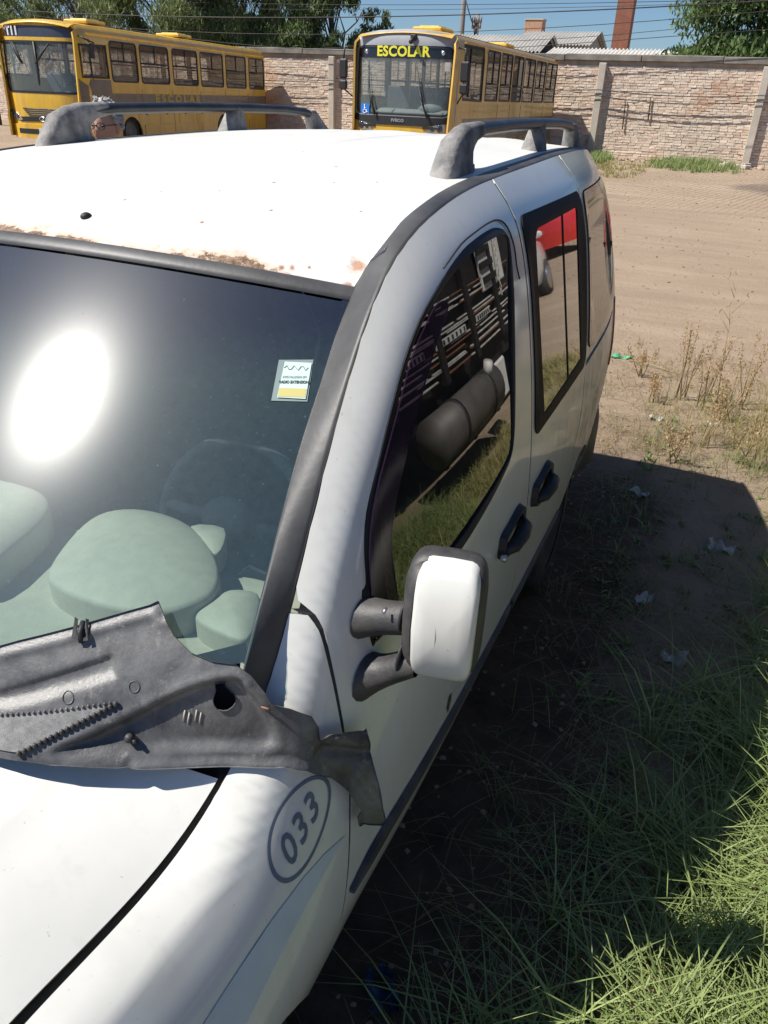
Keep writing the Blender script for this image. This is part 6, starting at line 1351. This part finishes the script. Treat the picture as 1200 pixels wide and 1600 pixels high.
# tall dry weeds standing up at the right
SEEDM = leafmat('dry_seed_heads', (.34, .20, .10), (.56, .42, .22)); STEM = mat('dry_stem', (.34, .26, .14), .9)
def weed(x, y, h, n, label, seed=True, branchy=False, green=.0):
    o = empty('dry_weed', (x, y, ground_h(x, y)), label, 'weed', 'dry weeds at the edge of the dirt yard'); m = MB(); tips = []
    for k in range(n):
        a = rng.uniform(0, 6.28); r = rng.uniform(.02, .16)*(1.6 if branchy else 1); hh = h*rng.uniform(.6, 1); p0 = Vector((rng.uniform(-.04, .04), rng.uniform(-.04, .04), 0)); p1 = Vector((math.cos(a)*r*.5, math.sin(a)*r*.5, hh*.5)); p2 = Vector((math.cos(a)*r, math.sin(a)*r, hh)); m.tube([p0, p1, p2], [.004, .003, .0012], 4); tips.append((p1, p2))
        if branchy:
            for _ in range(7):
                t = rng.uniform(.45, .95); q = p0.lerp(p2, t); e = q+Vector((rng.uniform(-.16, .16), rng.uniform(-.1, .1), rng.uniform(.05, .16))); m.tube([q, e], [.0018, .0008], 3)
                for _ in range(3): f = e+Vector((rng.uniform(-.03, .03), 0, rng.uniform(.01, .04))); m.tube([e, f], [.0010, .0006], 3); m.ell(f, (.004, .004, .005), 4, 3)
    m.build('stems', STEM, o, kind='stuff')
    if seed:
        Q = []; 
        for p1, p2 in tips:
            for _ in range(85):
                t = rng.uniform(-.05, 1.04); q = p1.lerp(p2, t); w = .022*(1.1-t*.8); Q.append((q.x+rng.gauss(0, w), q.y+rng.gauss(0, w), q.z+rng.gauss(0, .012)))
        P = np.array(Q); nn = len(P); a = nrng.normal(size=(nn, 3)); a[:, 2] = np.abs(a[:, 2])+1.6; a /= np.linalg.norm(a, axis=1)[:, None]; b = np.cross(a, nrng.normal(size=(nn, 3))); b /= np.linalg.norm(b, axis=1)[:, None]
        A = a*.0085; B = b*.0035; V = np.stack([P-A, P-B, P+A, P+B], 1).reshape(-1, 3); link('seed_heads', quads_mesh('seed_heads', V, np.arange(nn*4).reshape(-1, 4), attr=np.repeat(nrng.uniform(0, 1, nn), 4)), SEEDM, o, kind='stuff')
weed(1.17, 6.05, .62, 7, 'reddish dry weed, leftmost of the tall tufts at the edge of the dirt yard')
weed(1.33, 5.95, .56, 6, 'tall slender rust-brown weed between the two widest tufts')
weed(1.50, 5.75, .48, 6, 'yellowish dry weed at the right of the rust-brown tuft')
weed(1.58, 6.05, .60, 4, 'thin dry weed nearest to the right edge of the picture')
weed(1.42, 6.0, .98, 1, 'tallest bare weed with open forked twigs', seed=False, branchy=True)
weed(.83, 6.45, .30, 6, 'low spreading dry weed closest to the rear of the van')
weed(1.0, 5.9, .26, 5, 'short scrubby weed in front of the low spreading one')
weed(1.40, 5.2, .42, 5, 'leggy weed standing just outside the shadow of the van')
weed(1.66, 5.0, .40, 5, 'dark leggy weed at the shadow edge on the far right')
weed(1.22, 4.85, .34, 5, 'thin weed rising out of the van shadow')
# ---- litter
WHT = mat('torn_white_paper', (.48, .48, .45), .7, var=.1); GRN = mat('green_plastic', (.05, .32, .15), .35); BLP = mat('dull_blue_plastic', (.02, .05, .11), .35)
def scrap(name, x, y, w, d, label, matl, cat='litter', rz=0, crump=.012, group=None):
    g = ground_h(x, y)+.012; nx, ny = 7, 6; hh = [[rng.uniform(-1, 1)*crump for _ in range(ny)] for _ in range(nx)]; cs, sn = math.cos(rz), math.sin(rz); V = []
    for i in range(nx):
        for j in range(ny): a = (i/(nx-1)-.5)*w*(1+.15*math.sin(j*2.3)); b = (j/(ny-1)-.5)*d*(1+.2*math.sin(i*1.7)); V.append((x+a*cs-b*sn, y+a*sn+b*cs, g+hh[i][j]+.01*math.sin(i*1.3)))
    m = MB(); m.add(V, [(i*ny+j, (i+1)*ny+j, (i+1)*ny+j+1, i*ny+j+1) for i in range(nx-1) for j in range(ny-1)]); me = m.mesh(name); o = link(name, me, matl, label=label, cat=cat, group=group)
    so = o.modifiers.new('thickness', 'SOLIDIFY'); so.thickness = .0015
scrap('paper_scrap', 1.09, 4.30, .11, .05, 'small torn white paper lying in the van shadow near the rear wheel', WHT, rz=-.5)
scrap('plastic_wrapper', .62, 6.92, .16, .08, 'green and white plastic wrapper on the sand behind the van', GRN, rz=.2)
scrap('paper_scrap', 1.40, 2.85, .10, .07, 'crumpled pale sheet half hidden in the grass beside the front door', WHT, rz=.4, crump=.03)
scrap('paper_scrap', 1.54, 3.86, .12, .07, 'crumpled pale sheet in the grass farther back at the right', WHT, rz=-.2, crump=.03)
scrap('paper_scrap', 1.24, 3.22, .08, .05, 'small pale scrap between the two crumpled sheets', WHT, rz=1.1, crump=.02)
scrap('plastic_bag', .86, 1.20, .07, .10, 'dull blue plastic bag in the dark below the front wheel arch', BLP, rz=.7, crump=.03)
scrap('paper_scrap', 1.05, 5.55, .09, .05, 'tiny white scrap on the sunny dirt behind the van', WHT, rz=.2)
scrap('paper_scrap', 1.42, 5.62, .06, .05, 'small white scrap at the foot of the dry weeds', WHT, rz=.9)
for k, (x, y, w, d) in enumerate(((-.9, 29.6, .25, .2), (.2, 29.9, .5, .3), (.6, 29.5, .3, .25), (1.2, 29.7, .45, .25))):
    m = MB(); g = ground_h(x, y); m.box((x, y, g+.06), (w, d, .12), rz=k*.8, bev=.02); m.box((x+.1, y+.05, g+.13), (w*.6, d*.6, .08), rz=k*1.3, bev=.015); m.build('rubble_block', CONC, label=('pale broken block leftmost in the rubble at the wall foot', 'largest pale broken block in the rubble at the wall foot', 'small broken block in front of the largest rubble block', 'pale broken block rightmost in the rubble at the wall foot')[k], cat='rubble', group='rubble at the wall foot')
MB().tube([(.70, 6.85, ground_h(.7, 6.8)+.012), (.90, 6.75, .03), (1.05, 6.7, .015), (1.2, 6.62, .02)], [.006, .005, .004, .002], 5).build('dry_stick', STEM, label='thin dry stick lying by the green wrapper', cat='stick')
for o in bpy.data.objects:
    if o.type == 'MESH' and o.name.split('.')[0] in ('front_wing', 'front_door', 'sliding_door', 'quarter_panel', 'roof', 'bonnet', 'roof_strip', 'wing_mirror', 'mirror_cap', 'rail_foot', 'panel_body'):
        o.cycles.shadow_terminator_geometry_offset = .4; o.cycles.shadow_terminator_offset = .10
